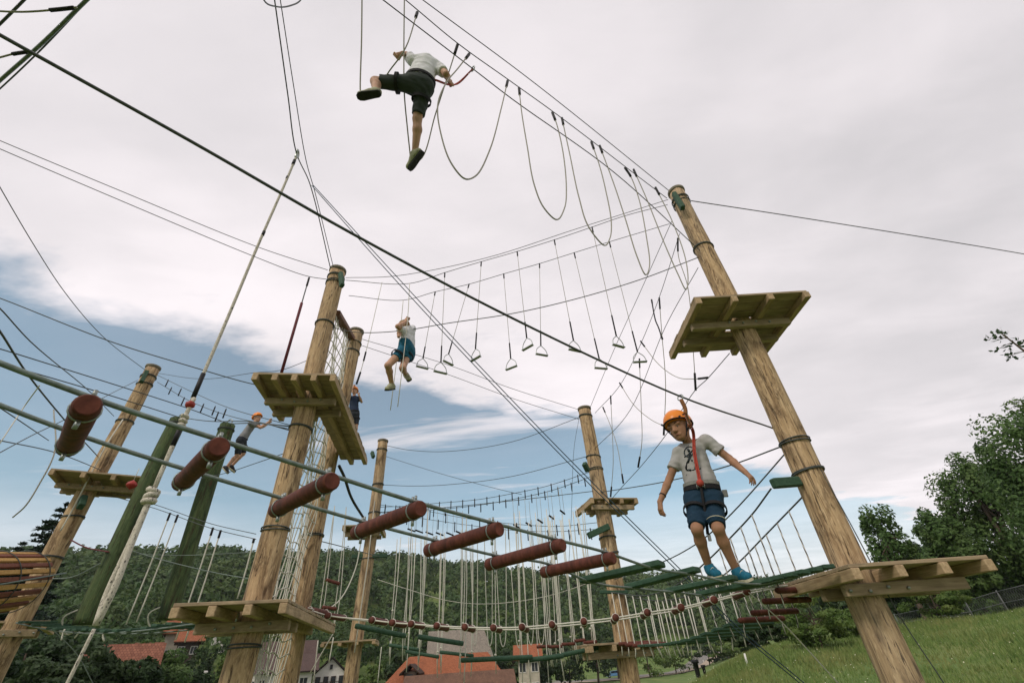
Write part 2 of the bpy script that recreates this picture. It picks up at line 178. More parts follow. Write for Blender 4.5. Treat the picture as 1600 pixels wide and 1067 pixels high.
 'rail_top': [[3.237,4.788,3.517],[2.55,5.979,2.91],[2.276,7.251,2.774],[1.678,9.655,2.802]],
 'b_hand': [[3.03,4.887,3.441],[2.787,5.775,3.561],[2.379,7.27,3.875],[1.7,9.753,4.513]],
 'beams': [[[-2.791,8.134,2.216],[-2.071,8.553,2.057]],[[-1.9,8.695,2.044],[-1.168,8.924,1.913]],[[-3.053,11.191,2.059],[-2.399,11.247,1.935]],[[-2.637,10.988,1.921],[-1.945,11.03,1.787]],[[-1.919,10.933,1.87],[-1.219,10.932,1.767]],[[-1.221,9.018,1.689],[-0.016,9.2,1.667]],[[-0.241,9.297,1.627],[0.519,9.386,1.657]],[[0.183,9.498,1.631],[1.179,9.628,1.745]]],
 'small_rungs': [[[0.078,9.8,1.819],[0.302,9.795,1.817]],[[0.313,9.795,1.806],[0.536,9.785,1.803]],[[0.539,9.785,1.832],[0.774,9.769,1.828]],[[0.779,9.769,1.867],[0.968,9.752,1.875]],[[0.939,9.755,1.838],[1.171,9.73,1.834]]],
 'u_loops': [[[-1.327,11.121,3.993],[-1.267,11.128,2.861],[-1.24,11.131,2.034],[-1.214,11.134,1.944],[-1.187,11.137,2.032],[-1.154,11.14,2.856],[-1.145,11.141,3.985]],[[-0.97,11.058,3.957],[-0.951,11.059,2.593],[-0.923,11.062,1.981],[-0.898,11.064,1.914],[-0.857,11.067,1.977],[-0.826,11.069,2.586],[-0.789,11.072,3.948]],[[-0.707,10.977,3.924],[-0.681,10.979,2.57],[-0.65,10.981,1.952],[-0.613,10.983,1.885],[-0.571,10.985,1.948],[-0.516,10.988,2.561],[-0.467,10.99,3.911]],[[-0.373,10.794,3.823],[-0.343,10.795,2.535],[-0.313,10.795,1.918],[-0.279,10.796,1.841],[-0.245,10.797,1.968],[-0.208,10.798,2.527],[-0.167,10.799,3.811]],[[-0.107,10.699,3.787],[-0.085,10.7,2.512],[-0.063,10.7,1.933],[-0.028,10.7,1.878],[0.004,10.7,1.951],[0.076,10.7,2.502],[0.14,10.699,3.772]],[[0.167,10.599,3.75],[0.142,10.599,2.49],[0.143,10.599,1.918],[0.176,10.599,1.864],[0.221,10.598,1.935],[0.301,10.596,2.48],[0.382,10.593,3.735]]],
 'white_ropes': [[[-3.144,11.373,3.943],[-3.101,11.385,2.405]],[[-2.829,11.25,3.872],[-2.73,11.274,1.898]],[[-2.742,11.271,3.871],[-2.669,11.289,1.95]],[[-2.505,11.121,3.8],[-2.381,11.148,1.79]],[[-2.404,11.144,3.798],[-2.356,11.154,1.986]],[[-2.015,11.017,3.723],[-1.974,11.025,1.577]],[[-1.928,11.033,3.721],[-1.913,11.035,1.636]],[[-1.505,10.897,3.643],[-1.485,10.899,1.49]],[[-1.404,10.91,3.639],[-1.442,10.905,2.038]],[[-1.229,10.931,3.632],[-1.258,10.928,1.539]],[[-0.719,10.776,3.573],[-0.759,10.773,1.453]],[[-0.193,10.598,3.534],[-0.261,10.597,1.65]],[[0.542,10.186,3.464],[0.431,10.191,1.562]],[[0.623,10.181,3.458],[0.508,10.187,1.606]],[[0.847,10.064,3.447],[0.735,10.073,1.642]],[[1.08,9.942,3.434],[0.948,9.955,1.775]],[[1.279,9.918,3.442],[1.109,9.938,1.746]],[[1.318,9.913,3.438],[1.15,9.934,1.782]],[[0.464,10.29,3.488],[0.333,10.295,1.518]],[[0.677,10.177,3.454],[0.547,10.185,1.624]]],
 'low_ropes': [[[-3.212,8.407,2.185],[-3.454,8.311,1.657]],[[-3.426,8.323,2.065],[-3.389,8.337,1.536]],[[-3.395,8.873,2.126],[-3.402,8.87,1.773]],[[-3.312,11.534,2.048],[-3.315,11.533,1.417]],[[-3.088,11.389,2.146],[-3.084,11.39,1.863]]],
 'hill': [[-57.88,0.145],[-52.39,0.158],[-49.06,0.166],[-41.79,0.18],[-34.27,0.193],[-25.76,0.195],[-19.69,0.199],[-13.86,0.189],[-9.37,0.179],[-3.32,0.164],[2.67,0.147],[8.52,0.134],[14.92,0.128],[19.43,0.111],[28.35,0.09],[38.15,0.069],[47.36,0.047]],
 'trees': [[32.04,27.15,2.48,11.39,3.25,'big'],[35.14,35.57,2.27,11.62,2.69,'big'],[36.25,26.66,2.59,11.55,3.0,'big'],[26.23,35.33,1.94,8.72,1.3,'loose'],[33.8,43.39,1.95,6.9,2.58,'dark'],[31.44,51.1,1.82,6.25,2.2,'dark'],[13.58,25.63,1.28,2.39,1.39,'bush'],[17.2,28.16,1.62,1.51,1.17,'bush'],[16.81,36.3,1.59,2.03,1.36,'dark'],[16.71,41.78,1.04,2.04,1.39,'dark'],[23.25,30.06,1.91,2.35,1.33,'bush'],[35.9,40.34,2.15,3.19,2.65,'dark'],[36.68,36.86,2.32,2.88,1.98,'dark'],[7.32,117.77,-2.97,9.45,4.75,'dark'],[14.15,124.2,-3.07,12.01,4.73,'dark'],[3.5,111.95,-3.02,7.54,3.17,'dark'],[28.07,135.11,-3.01,8.82,4.08,'bush'],[37.11,145.34,-3.01,7.3,4.98,'bush'],[45.59,142.9,-1.63,7.5,5.51,'dark'],[46.91,131.91,-0.41,3.71,3.53,'bush'],[20.91,138.43,-2.96,10.01,4.23,'dark'],[-33.5,31.52,-2.19,15.32,1.79,'fir'],[-38.7,34.74,-2.65,14.05,1.53,'fir'],[-25.29,25.62,-1.19,5.64,1.36,'dark'],[-26.44,30.01,-1.58,6.11,1.29,'dark'],[-19.98,19.62,-0.39,3.55,0.97,'dark'],[-28.93,35.76,-2.21,6.98,1.19,'dark'],[-25.72,35.7,-1.99,6.65,1.51,'big2'],[-28.3,43.62,-2.74,6.91,1.11,'dark'],[-20.22,22.16,-0.6,3.61,0.96,'dark'],[-22.81,30.39,-1.43,4.68,0.68,'dark'],[-39.74,63.61,-3.03,8.75,0.38,'cypress'],[-39.57,64.89,-3.0,9.01,0.4,'cypress'],[-34.77,60.76,-3.08,9.25,1.13,'bush'],[-18.78,75.7,-3.02,7.55,2.77,'dark'],[-22.85,76.67,-2.97,6.09,1.89,'bush'],[-24.6,117.45,-2.94,9.77,2.19,'dark'],[-55.11,117.74,1.14,9.23,2.61,'bush'],[-4.42,114.92,-2.97,8.59,2.99,'dark'],[-8.98,119.66,-3.0,8.43,2.83,'dark'],[0.72,100.0,-2.94,7.28,2.12,'dark'],[37.48,44.26,2.04,5.47,2.51,'dark'],[35.5,48.37,1.94,4.87,2.25,'dark'],[40.05,41.96,2.25,4.77,3.12,'dark'],[30.63,35.65,2.07,7.52,1.6,'big'],[-21.33,25.18,-0.91,4.38,0.77,'dark'],[-20.7,26.98,-1.0,4.32,0.75,'dark']],
 'houses': {'orange':[[-16.959,73.057,3.274],[-6.363,74.73,2.561]],'brown':[[-12.983,56.528,1.263],[-2.659,57.939,0.68]],'barn':[[-21.115,107.954,7.975],[-10.043,109.541,7.424]],'white':[[-35.334,93.549,4.127]],'left':[[-81.66,113.717,14.486],[-78.34,116.029,14.208]],'left2':[[-73.74,107.062,11.708],[-70.079,109.494,11.401]],'left3':[[-79.263,127.348,13.955],[-76.1,129.262,13.892]],'near':[[-27.136,32.057,3.777],[-24.696,33.972,3.136]],'near2':[[-36.281,47.788,6.457],[-35.356,48.476,5.171]],'small':[[-3.003,94.953,4.123],[1.112,94.993,3.895]],'dark':[[-44.654,83.851,6.595],[-36.578,87.676,6.257]],'dark2':[[-41.523,79.849,4.618],[-34.125,83.28,4.078]],'shed':[[-30.115,46.022,2.645],[-28.854,46.824,2.567]]},
 'car': [21.362,148.471,-2.691],
 'bins': [[16.921,57.565,0.865],[19.348,63.1,0.275]],
 'stake': [[9.389,24.245,1.397],[9.263,24.294,0.411]],
 'fence': [[29.485,42.833,3.292],[29.082,38.187,3.105],[28.134,33.83,3.079],[27.451,30.454,3.032],[26.572,27.165,2.986],[26.221,24.667,3.0]],
 'road': [[2.296,144.272,-2.9],[18.57,140.994,-2.9],[32.124,150.592,-2.9],[45.34,159.951,-2.9],[61.546,185.8,-2.9]],
}
# ------------------------------------------------------------------ materials
MATS = {}
def mat(name, build):
    if name in MATS: return MATS[name]
    m = bpy.data.materials.new(name); m.use_nodes = True; nt = m.node_tree; b = nt.nodes['Principled BSDF']
    b.inputs['Specular IOR Level'].default_value = .3
    build(nt, b); MATS[name] = m; return m
def N(nt, t, **kw):
    n = nt.nodes.new(t)
    for k, v in kw.items(): setattr(n, k, v)
    return n
def ramp(nt, fac, stops):
    r = N(nt, 'ShaderNodeValToRGB'); e = r.color_ramp.elements
    while len(e) < len(stops): e.new(.5)
    for i, (p, c) in enumerate(stops): e[i].position = p; e[i].color = (*c, 1)
    nt.links.new(fac, r.inputs[0]); return r.outputs[0]
def noise(nt, scale, detail=4, rough=.55, stretch=(1, 1, 1), coord='Object', dist=0, rnd_shift=True):
    t = N(nt, 'ShaderNodeTexCoord'); m = N(nt, 'ShaderNodeMapping'); m.inputs['Scale'].default_value = stretch
    nt.links.new(t.outputs[coord], m.inputs[0])
    if rnd_shift:
        oi = N(nt, 'ShaderNodeObjectInfo'); mu = N(nt, 'ShaderNodeMath', operation='MULTIPLY'); mu.inputs[1].default_value = 37.0
        nt.links.new(oi.outputs['Random'], mu.inputs[0]); nt.links.new(mu.outputs[0], m.inputs['Location'])
    n = N(nt, 'ShaderNodeTexNoise'); n.inputs['Scale'].default_value = scale; n.inputs['Detail'].default_value = detail
    n.inputs['Roughness'].default_value = rough; n.inputs['Distortion'].default_value = dist
    nt.links.new(m.outputs[0], n.inputs['Vector']); return n.outputs[0]
def bump(nt, b, h, strength=.4, dist=.01):
    n = N(nt, 'ShaderNodeBump'); n.inputs['Strength'].default_value = strength; n.inputs['Distance'].default_value = dist
    nt.links.new(h, n.inputs['Height']); nt.links.new(n.outputs[0], b.inputs['Normal'])
def mixc(nt, a, b, fac, mode='MIX'):
    m = N(nt, 'ShaderNodeMixRGB', blend_type=mode)
    for i, v in ((0, fac), (1, a), (2, b)):
        if isinstance(v, (int, float)): m.inputs[i].default_value = v
        elif isinstance(v, tuple): m.inputs[i].default_value = (*v, 1)
        else: nt.links.new(v, m.inputs[i])
    return m.outputs[0]
def simple(name, c, rough=.6, var=.25, scale=6, stretch=(1, 1, 1), bstr=.15, metal=0, bdist=.004):
    def f(nt, b):
        n = noise(nt, scale, 5, .6, stretch)
        lo = tuple(x * (1 - var) for x in c); hi = tuple(min(1, x * (1 + var)) for x in c)
        nt.links.new(ramp(nt, n, [(.3, lo), (.7, hi)]), b.inputs['Base Color'])
        b.inputs['Roughness'].default_value = rough; b.inputs['Metallic'].default_value = metal
        if bstr: bump(nt, b, n, bstr, bdist)
    return mat(name, f)
def pole_wood(name, lo, mid, hi, grey=.28):
    def f(nt, b):
        g = noise(nt, 16, 6, .68, (1, 1, .10), dist=.5)           # long grain
        k = noise(nt, 5.5, 5, .65, (1, 1, .35), dist=.9)           # bark remains and weathered patches
        c = noise(nt, 34, 4, .6, (1, 1, .09), dist=1.2)            # drying cracks
        fl = noise(nt, 48, 4, .65, (1, 1, .22), dist=.6)
        col = ramp(nt, g, [(.28, lo), (.48, mid), (.72, hi)])
        col = mixc(nt, col, tuple(x * .55 for x in lo), ramp(nt, k, [(.50, (0, 0, 0)), (.66, (.8, .8, .8))]))
        col = mixc(nt, col, (.045, .026, .014), ramp(nt, c, [(.56, (0, 0, 0)), (.64, (.9, .9, .9))]))
        col = mixc(nt, col, tuple(min(1, x * 1.3) for x in hi), ramp(nt, fl, [(.54, (0, 0, 0)), (.70, (.55, .55, .55))]))
        ck = noise(nt, 15, 3, .5, (1, 1, .022), dist=1.6)         # long drying splits
        col = mixc(nt, col, (.035, .022, .013), ramp(nt, ck, [(.60, (0, 0, 0)), (.625, (.95, .95, .95)), (.66, (.2, .2, .2)), (.7, (0, 0, 0))]))
        tcn = N(nt, 'ShaderNodeTexCoord'); mp = N(nt, 'ShaderNodeMapping'); mp.inputs['Scale'].default_value = (4.2, 4.2, 1.7); nt.links.new(tcn.outputs['Object'], mp.inputs[0])
        vo = N(nt, 'ShaderNodeTexVoronoi'); vo.inputs['Scale'].default_value = 1.0; nt.links.new(mp.outputs[0], vo.inputs['Vector'])
        col = mixc(nt, col, (.075, .04, .02), ramp(nt, vo.outputs['Distance'], [(.07, (.85, .85, .85)), (.13, (.25, .25, .25)), (.2, (0, 0, 0))]))   # knots
        gr = noise(nt, 1.1, 3, .5, (1, 1, .5)); col = mixc(nt, col, (.30, .265, .215), ramp(nt, gr, [(.48, (0, 0, 0)), (.7, (grey, grey, grey))]))       # greyed weathering
        nt.links.new(col, b.inputs['Base Color']); b.inputs['Roughness'].default_value = .8
        h = N(nt, 'ShaderNodeMath', operation='SUBTRACT'); nt.links.new(g, h.inputs[0]); nt.links.new(c, h.inputs[1])
        bump(nt, b, h.outputs[0], .7, .02)
    return mat(name, f)
M_POLE = pole_wood('pole_wood', (.22, .135, .070), (.46, .315, .172), (.61, .455, .28))
M_GREENPOLE = pole_wood('green_pole_wood', (.030, .056, .024), (.068, .105, .042), (.12, .155, .06), 0.)
def sawn(name, lo, hi, axis=0, bolt=False):
    s = [9, 9, 9]; s[axis] = .7
    def f(nt, b):
        g = noise(nt, 5, 6, .6, tuple(s), dist=.4); k = noise(nt, 2.5, 4, .6)
        col = ramp(nt, g, [(.3, lo), (.7, hi)])
        col = mixc(nt, col, tuple(x * .5 for x in lo), ramp(nt, k, [(.5, (0, 0, 0)), (.75, (.6, .6, .6))]))
        nt.links.new(col, b.inputs['Base Color']); b.inputs['Roughness'].default_value = .75
        bump(nt, b, g, .35, .006)
    return mat(name, f)
M_SAWN_X = sawn('larch_deck', (.25, .185, .115), (.45, .345, .22), 0)
M_SAWN_Y = sawn('larch_joist', (.30, .205, .115), (.54, .40, .24), 1)
M_GREEN_PLANK = sawn('green_stained_plank', (.022, .055, .034), (.055, .115, .07), 1)
def f_redlog(nt, b):
    g = noise(nt, 30, 5, .65, (1, 1, .25), dist=.5); w = noise(nt, 9, 5, .7, dist=.8); k = noise(nt, 70, 3, .6)
    col = ramp(nt, g, [(.3, (.062, .020, .014)), (.55, (.125, .036, .024)), (.75, (.18, .058, .037))])
    col = mixc(nt, col, (.27, .15, .09), ramp(nt, w, [(.62, (0, 0, 0)), (.72, (.65, .65, .65))])); col = mixc(nt, col, (.03, .012, .01), ramp(nt, k, [(.62, (0, 0, 0)), (.7, (.7, .7, .7))]))
    nt.links.new(col, b.inputs['Base Color']); b.inputs['Roughness'].default_value = .7; bump(nt, b, g, .5, .006)
M_RED = mat('red_stained_log', f_redlog)
M_ENDGRAIN = simple('red_log_end', (.15, .045, .03), .8, .45, 22)
M_STEEL = simple('galvanised_steel', (.33, .36, .34), .4, .3, 30, metal=.6, bstr=0)
M_CABLE = simple('dark_wire_rope', (.075, .085, .080), .5, .3, 40, metal=.3, bstr=0)
M_CABLE_GREEN = simple('grey_green_wire_rope', (.17, .21, .185), .5, .3, 40, metal=.3, bstr=0)
M_BLACK = simple('black_rubber', (.012, .012, .013), .6, .3, 20, bstr=0)
M_BLUECABLE = simple('blue_rope', (.05, .085, .12), .6, .3, 40, bstr=0)
def twist(name, a, b2, freq=22., bias=.5, n=3):
    def f(nt, b):
        t = N(nt, 'ShaderNodeUVMap'); s = N(nt, 'ShaderNodeSeparateXYZ'); nt.links.new(t.outputs[0], s.inputs[0])
        m = N(nt, 'ShaderNodeMath', operation='MULTIPLY_ADD'); nt.links.new(s.outputs[1], m.inputs[0]); m.inputs[1].default_value = freq
        mu = N(nt, 'ShaderNodeMath', operation='MULTIPLY'); nt.links.new(s.outputs[0], mu.inputs[0]); mu.inputs[1].default_value = n
        nt.links.new(mu.outputs[0], m.inputs[2])
        fr = N(nt, 'ShaderNodeMath', operation='FRACT'); nt.links.new(m.outputs[0], fr.inputs[0])
        nt.links.new(ramp(nt, fr.outputs[0], [(bias - .08, a), (bias + .08, b2)]), b.inputs['Base Color'])
        b.inputs['Roughness'].default_value = .85
    return mat(name, f)
M_ROPE = twist('white_laid_rope', (.66, .64, .56), (.46, .45, .39), 30, .7)
M_ROPE_TAN = twist('grey_tan_rope', (.42, .40, .34), (.20, .19, .16), 30, .6)
M_ROPE_BW = twist('black_and_white_rope', (.62, .60, .54), (.035, .035, .035), 8, .55, 2)
def f_fleck(nt, b):
    n = noise(nt, 95, 2, .5, (1, 1, .4)); k = noise(nt, 150, 2, .5, (1, 1, .6))
    nt.links.new(mixc(nt, ramp(nt, k, [(.3, (.44, .40, .33)), (.7, (.68, .64, .55))]), (.04, .04, .04), ramp(nt, n, [(.61, (0, 0, 0)), (.66, (1, 1, 1))])), b.inputs['Base Color']); b.inputs['Roughness'].default_value = .9; bump(nt, b, k, .5, .006)
M_ROPE_FLECK = mat('white_rope_black_fleck', f_fleck)
M_ORANGE_SLAT = sawn('yellow_stained_slat', (.42, .24, .07), (.62, .38, .14), 0)
M_RED_SLAT = sawn('dark_red_slat', (.15, .05, .035), (.25, .10, .06), 0)
M_DARKRED = simple('dark_red_sleeve', (.12, .025, .03), .7, .3, 20)

# ------------------------------------------------------------------ mesh building
class MB:
    def __init__(s): s.v = []; s.f = []; s.uv = []; s.smooth = []
    def add(s, vs, fs, uvs=None, smooth=True):
        o = len(s.v); s.v += [tuple(map(float, v)) for v in vs]
        for i, f in enumerate(fs):
            s.f.append(tuple(o + k for k in f)); s.uv.append(uvs[i] if uvs else None); s.smooth.append(smooth)
        return s
    def box(s, c, dx, dy, dz, ux=(1, 0, 0), uy=(0, 1, 0), bev=0):
        ux = Vector(ux).normalized(); uy = Vector(uy); uy = (uy - ux * ux.dot(uy)).normalized(); uz = ux.cross(uy); c = Vector(c)
        if bev <= 0:
            vs = [c + ux * (dx / 2 * i) + uy * (dy / 2 * j) + uz * (dz / 2 * k) for k in (-1, 1) for j in (-1, 1) for i in (-1, 1)]
            return s.add(vs, [(0, 2, 3, 1), (4, 5, 7, 6), (0, 1, 5, 4), (2, 6, 7, 3), (0, 4, 6, 2), (1, 3, 7, 5)], smooth=False)
        bm = bmesh.new(); bmesh.ops.create_cube(bm, size=1)
        for v in bm.verts: v.co = Vector((v.co.x * dx, v.co.y * dy, v.co.z * dz))
        bmesh.ops.bevel(bm, geom=bm.edges[:], offset=bev, segments=1, affect='EDGES')
        bm.verts.ensure_lookup_table()
        s.add([c + ux * v.co.x + uy * v.co.y + uz * v.co.z for v in bm.verts], [[v.index for v in f.verts] for f in bm.faces], smooth=False)
        bm.free(); return s
    def tube(s, pts, r, sides=6, caps=True, r1=None, rfun=None):
        pts = [Vector(p) for p in pts]; n = len(pts)
        t0 = (pts[1] - pts[0]).normalized(); up = Vector((0, 0, 1)) if abs(t0.z) < .9 else Vector((1, 0, 0))
        nx = up.cross(t0).normalized(); vs = []; L = 0; Ls = []
        for i, p in enumerate(pts):
            t = (pts[min(i + 1, n - 1)] - pts[max(i - 1, 0)]).normalized()
            nx = (nx - t * nx.dot(t)).normalized(); ny = t.cross(nx)
            if i: L += (pts[i] - pts[i - 1]).length
            Ls.append(L); rr = r if r1 is None else r + (r1 - r) * i / (n - 1)
            if rfun: rr = rfun(i / (n - 1))
            for k in range(sides):
                a = 2 * math.pi * k / sides; vs.append(p + (nx * math.cos(a) + ny * math.sin(a)) * rr)
        fs = []; uv = []
        for i in range(n - 1):
            for k in range(sides):
                k2 = (k + 1) % sides
                fs.append((i * sides + k, i * sides + k2, (i + 1) * sides + k2, (i + 1) * sides + k))
                uv.append(((k / sides, Ls[i]), ((k + 1) / sides, Ls[i]), ((k + 1) / sides, Ls[i + 1]), (k / sides, Ls[i + 1])))
        if caps:
            fs.append(tuple(range(sides))[::-1]); uv.append(None); fs.append(tuple((n - 1) * sides + k for k in range(sides))); uv.append(None)
        return s.add(vs, fs, uv)
    def lathe(s, prof, a, b, sides=16, jitter=0):
        "prof: (t, r) along the axis a-b"
        a = Vector(a); b = Vector(b); t = (b - a).normalized(); u = Vector((0, 0, 1)) if abs(t.z) < .9 else Vector((1, 0, 0))
        nx = u.cross(t).normalized(); ny = t.cross(nx); vs = []
        for tt, r in prof:
            for k in range(sides):
                an = 2 * math.pi * k / sides
                vs.append(a.lerp(b, tt) + (nx * math.cos(an) + ny * math.sin(an)) * (r * (1 + (rnd.random() - .5) * jitter)))
        fs = [(i * sides + k, i * sides + (k + 1) % sides, (i + 1) * sides + (k + 1) % sides, (i + 1) * sides + k) for i in range(len(prof) - 1) for k in range(sides)]
        fs += [tuple(range(sides))[::-1], tuple((len(prof) - 1) * sides + k for k in range(sides))]
        return s.add(vs, fs)
    def torus(s, c, axis, R, r, n=20, m=6):
        c = Vector(c); t = Vector(axis).normalized(); u = Vector((0, 0, 1)) if abs(t.z) < .9 else Vector((1, 0, 0))
        nx = u.cross(t).normalized(); ny = t.cross(nx); vs = []
        for i in range(n):
            d = nx * math.cos(2 * math.pi * i / n) + ny * math.sin(2 * math.pi * i / n)
            for k in range(m):
                a = 2 * math.pi * k / m; vs.append(c + d * (R + r * math.cos(a)) + t * (r * math.sin(a)))
        return s.add(vs, [(i * m + k, i * m + (k + 1) % m, ((i + 1) % n) * m + (k + 1) % m, ((i + 1) % n) * m + k) for i in range(n) for k in range(m)])
    def mesh(s, name, mats, midx=None, origin=(0, 0, 0)):
        me = bpy.data.meshes.new(name); o = origin
        me.from_pydata([(v[0] - o[0], v[1] - o[1], v[2] - o[2]) for v in s.v], [], s.f)
        me.polygons.foreach_set('use_smooth', s.smooth)
        if any(u is not None for u in s.uv):
            uvl = me.uv_layers.new(name='UVMap'); d = np.zeros((len(me.loops), 2), np.float32); li = 0
            for f, u in zip(s.f, s.uv):
                if u is not None: d[li:li + len(f)] = u
                li += len(f)
            uvl.data.foreach_set('uv', d.ravel())
        for m in (mats if isinstance(mats, (list, tuple)) else [mats]): me.materials.append(m)
        if midx is not None: me.polygons.foreach_set('material_index', midx)
        me.update(); return me
    def obj(s, name, mats, parent=None, origin=None, midx=None):
        "origin is a world point; parts keep world-space coordinates relative to it"
        if origin is None:
            origin = parent['_o'] if parent is not None and '_o' in parent else (0, 0, 0)
            local = True
        me = s.mesh(name, mats, midx, origin); o = bpy.data.objects.new(name, me); COL.objects.link(o)
        if parent is not None: o.parent = parent; po = parent['_o'] if '_o' in parent else (0, 0, 0); o.location = [origin[i] - po[i] for i in range(3)]
        else: o.location = origin
        o['_o'] = list(origin); return o
def tag(o, label, cat, group=None, kind=None):
    o['label'] = label; o['category'] = cat; o['kind'] = kind or 'thing'
    if group: o['group'] = group
    return o
def thing(name, label, cat, loc=(0, 0, 0), group=None):
    o = bpy.data.objects.new(name, None); o.empty_display_size = .1; COL.objects.link(o); o.location = loc; o['_o'] = list(loc)
    return tag(o, label, cat, group)
def V(*a): return Vector(a[0]) if len(a) == 1 else Vector(a)
def spline(pts, sub=6):
    pts = [Vector(p) for p in pts]
    if len(pts) < 3: return [pts[0].lerp(pts[-1], i / sub) for i in range(sub + 1)]
    out = []
    for i in range(len(pts) - 1):
        p0 = pts[i - 1] if i else pts[0] * 2 - pts[1]; p1, p2 = pts[i], pts[i + 1]; p3 = pts[i + 2] if i + 2 < len(pts) else pts[-1] * 2 - pts[-2]
        d1 = max((p1 - p0).length, 1e-6) ** .5; d2 = max((p2 - p1).length, 1e-6) ** .5; d3 = max((p3 - p2).length, 1e-6) ** .5
        m1 = ((p1 - p0) / d1 - (p2 - p0) / (d1 + d2) + (p2 - p1) / d2) * d2
        m2 = ((p2 - p1) / d2 - (p3 - p1) / (d2 + d3) + (p3 - p2) / d3) * d2
        for k in range(sub):
            t = k / sub; out.append(p1 * (2 * t**3 - 3 * t**2 + 1) + m1 * (t**3 - 2 * t**2 + t) + p2 * (-2 * t**3 + 3 * t**2) + m2 * (t**3 - t**2))
    out.append(pts[-1]); return out
def lerp_path(pts, t):
    pts = [Vector(p) for p in pts]; L = [0]
    for a, b in zip(pts, pts[1:]): L.append(L[-1] + (b - a).length)
    x = t * L[-1]
    for i in range(len(pts) - 1):
        if x <= L[i + 1] or i == len(pts) - 2: return pts[i].lerp(pts[i + 1], (x - L[i]) / max(L[i + 1] - L[i], 1e-9))
def sstep(a, b, x):
    t = min(1., max(0., (x - a) / (b - a))); return t * t * (3 - 2 * t)
SKYLINE = [(-75, .13), (-57.9, .145), (-52.4, .158), (-49, .166), (-41.8, .180), (-34.3, .193), (-25.8, .195), (-19.7, .199), (-13.9, .189), (-9.4, .179), (-3.3, .164), (2.7, .147), (8.5, .134), (14.9, .128), (19.4, .111), (28.4, .09), (38, .069), (47, .047), (65, .03)]
MOUND = [(9, 0.), (14, .55), (18, 1.25), (22, 1.62), (30, 1.7), (38, 1.95), (46, 2.35), (60, 2.8), (90, 2.5), (120, .5), (150, 0)]
FOOT = [(-75, 55), (-45, 60), (-38, 66), (-30, 85), (-22, 105), (-12, 118), (0, 140), (8, 165), (20, 170), (60, 170)]
def interp(tab, x):
    if x <= tab[0][0]: return tab[0][1]
    for (a, u), (b, v) in zip(tab, tab[1:]):
        if x <= b: return u + (v - u) * (x - a) / (b - a)
    return tab[-1][1]
def ground_z(x, y):
    d = math.hypot(x, y); az = math.degrees(math.atan2(x, y))
    valley = -3 * sstep(18, 60, d)
    m = interp(MOUND, az) if az > 0 else 0.
    z = valley * (1 - sstep(14, 26, az)) + m * sstep(12, 36, d) * (1 if az > 21 else 1 - sstep(40, 75, d) * (1 - sstep(14, 21, az)))
    if abs(az) < 78:
        f = interp(FOOT, az); top = interp(SKYLINE, az) * 330 + 1.6 - 9
        t = sstep(f, 345, d) if d < 345 else 1.
        t = t * .75 + .25 * min(1, max(0, (d - f) / (345 - f)))
        z += (top - z) * t * (1 - .3 * sstep(380, 900, d)) * (1 - sstep(70, 78, abs(az)))
    z += .05 * math.sin(x * .9 + 1.3) * math.sin(y * .7) + .03 * math.sin(x * 2.3 + y * 1.7)
    return z
# ------------------------------------------------------------------ terrain
def fast_mesh(name, verts, quads, mats, smooth=False, midx=None, uv=None):
    me = bpy.data.meshes.new(name); verts = np.asarray(verts, np.float32); quads = np.asarray(quads, np.int32); k = quads.shape[1]
    me.vertices.add(len(verts)); me.vertices.foreach_set('co', verts.ravel())
    me.loops.add(quads.size); me.loops.foreach_set('vertex_index', quads.ravel())
    me.polygons.add(len(quads)); me.polygons.foreach_set('loop_start', np.arange(0, quads.size, k, dtype=np.int32)); me.polygons.foreach_set('loop_total', np.full(len(quads), k, np.int32))
    me.polygons.foreach_set('use_smooth', np.full(len(quads), smooth))
    for m in mats: me.materials.append(m)
    if midx is not None: me.polygons.foreach_set('material_index', np.asarray(midx, np.int32))
    me.update(calc_edges=True); return me
def link(name, me, loc=(0, 0, 0), parent=None):
    o = bpy.data.objects.new(name, me); COL.objects.link(o); o.location = loc; o['_o'] = list(loc)
    if parent is not None: o.parent = parent
    return o
def f_ground(nt, b):
    a = noise(nt, .35, 6, .6, rnd_shift=False); c = noise(nt, 6, 5, .7, rnd_shift=False); d = noise(nt, .06, 3, .5, rnd_shift=False)
    col = ramp(nt, a, [(.3, (.07, .125, .028)), (.5, (.125, .18, .045)), (.72, (.22, .23, .085))])
    col = mixc(nt, col, (.16, .14, .055), ramp(nt, c, [(.56, (0, 0, 0)), (.78, (.55, .55, .55))]))
    col = mixc(nt, col, (.085, .15, .034), ramp(nt, d, [(.4, (0, 0, 0)), (.65, (.6, .6, .6))]))
    nt.links.new(col, b.inputs['Base Color']); b.inputs['Roughness'].default_value = .95; bump(nt, b, c, .8, .08)
M_GROUND = mat('meadow', f_ground)
AZ = np.arange(-180, 180, 1.5); RR = np.concatenate([[.3, 1, 2, 3, 4.5, 6], np.arange(8, 60, 2), np.arange(60, 200, 6), np.arange(200, 400, 12), [420, 470, 540, 640, 800, 1100, 1600, 2400, 3500]])
vs = [(0, 0, ground_z(0, 0))] + [(r * math.sin(math.radians(a)), r * math.cos(math.radians(a)), ground_z(r * math.sin(math.radians(a)), r * math.cos(math.radians(a)))) for r in RR for a in AZ]
nA = len(AZ); qs = []
for i in range(len(RR) - 1):
    for k in range(nA):
        k2 = (k + 1) % nA; qs.append((1 + i * nA + k, 1 + i * nA + k2, 1 + (i + 1) * nA + k2, 1 + (i + 1) * nA + k))
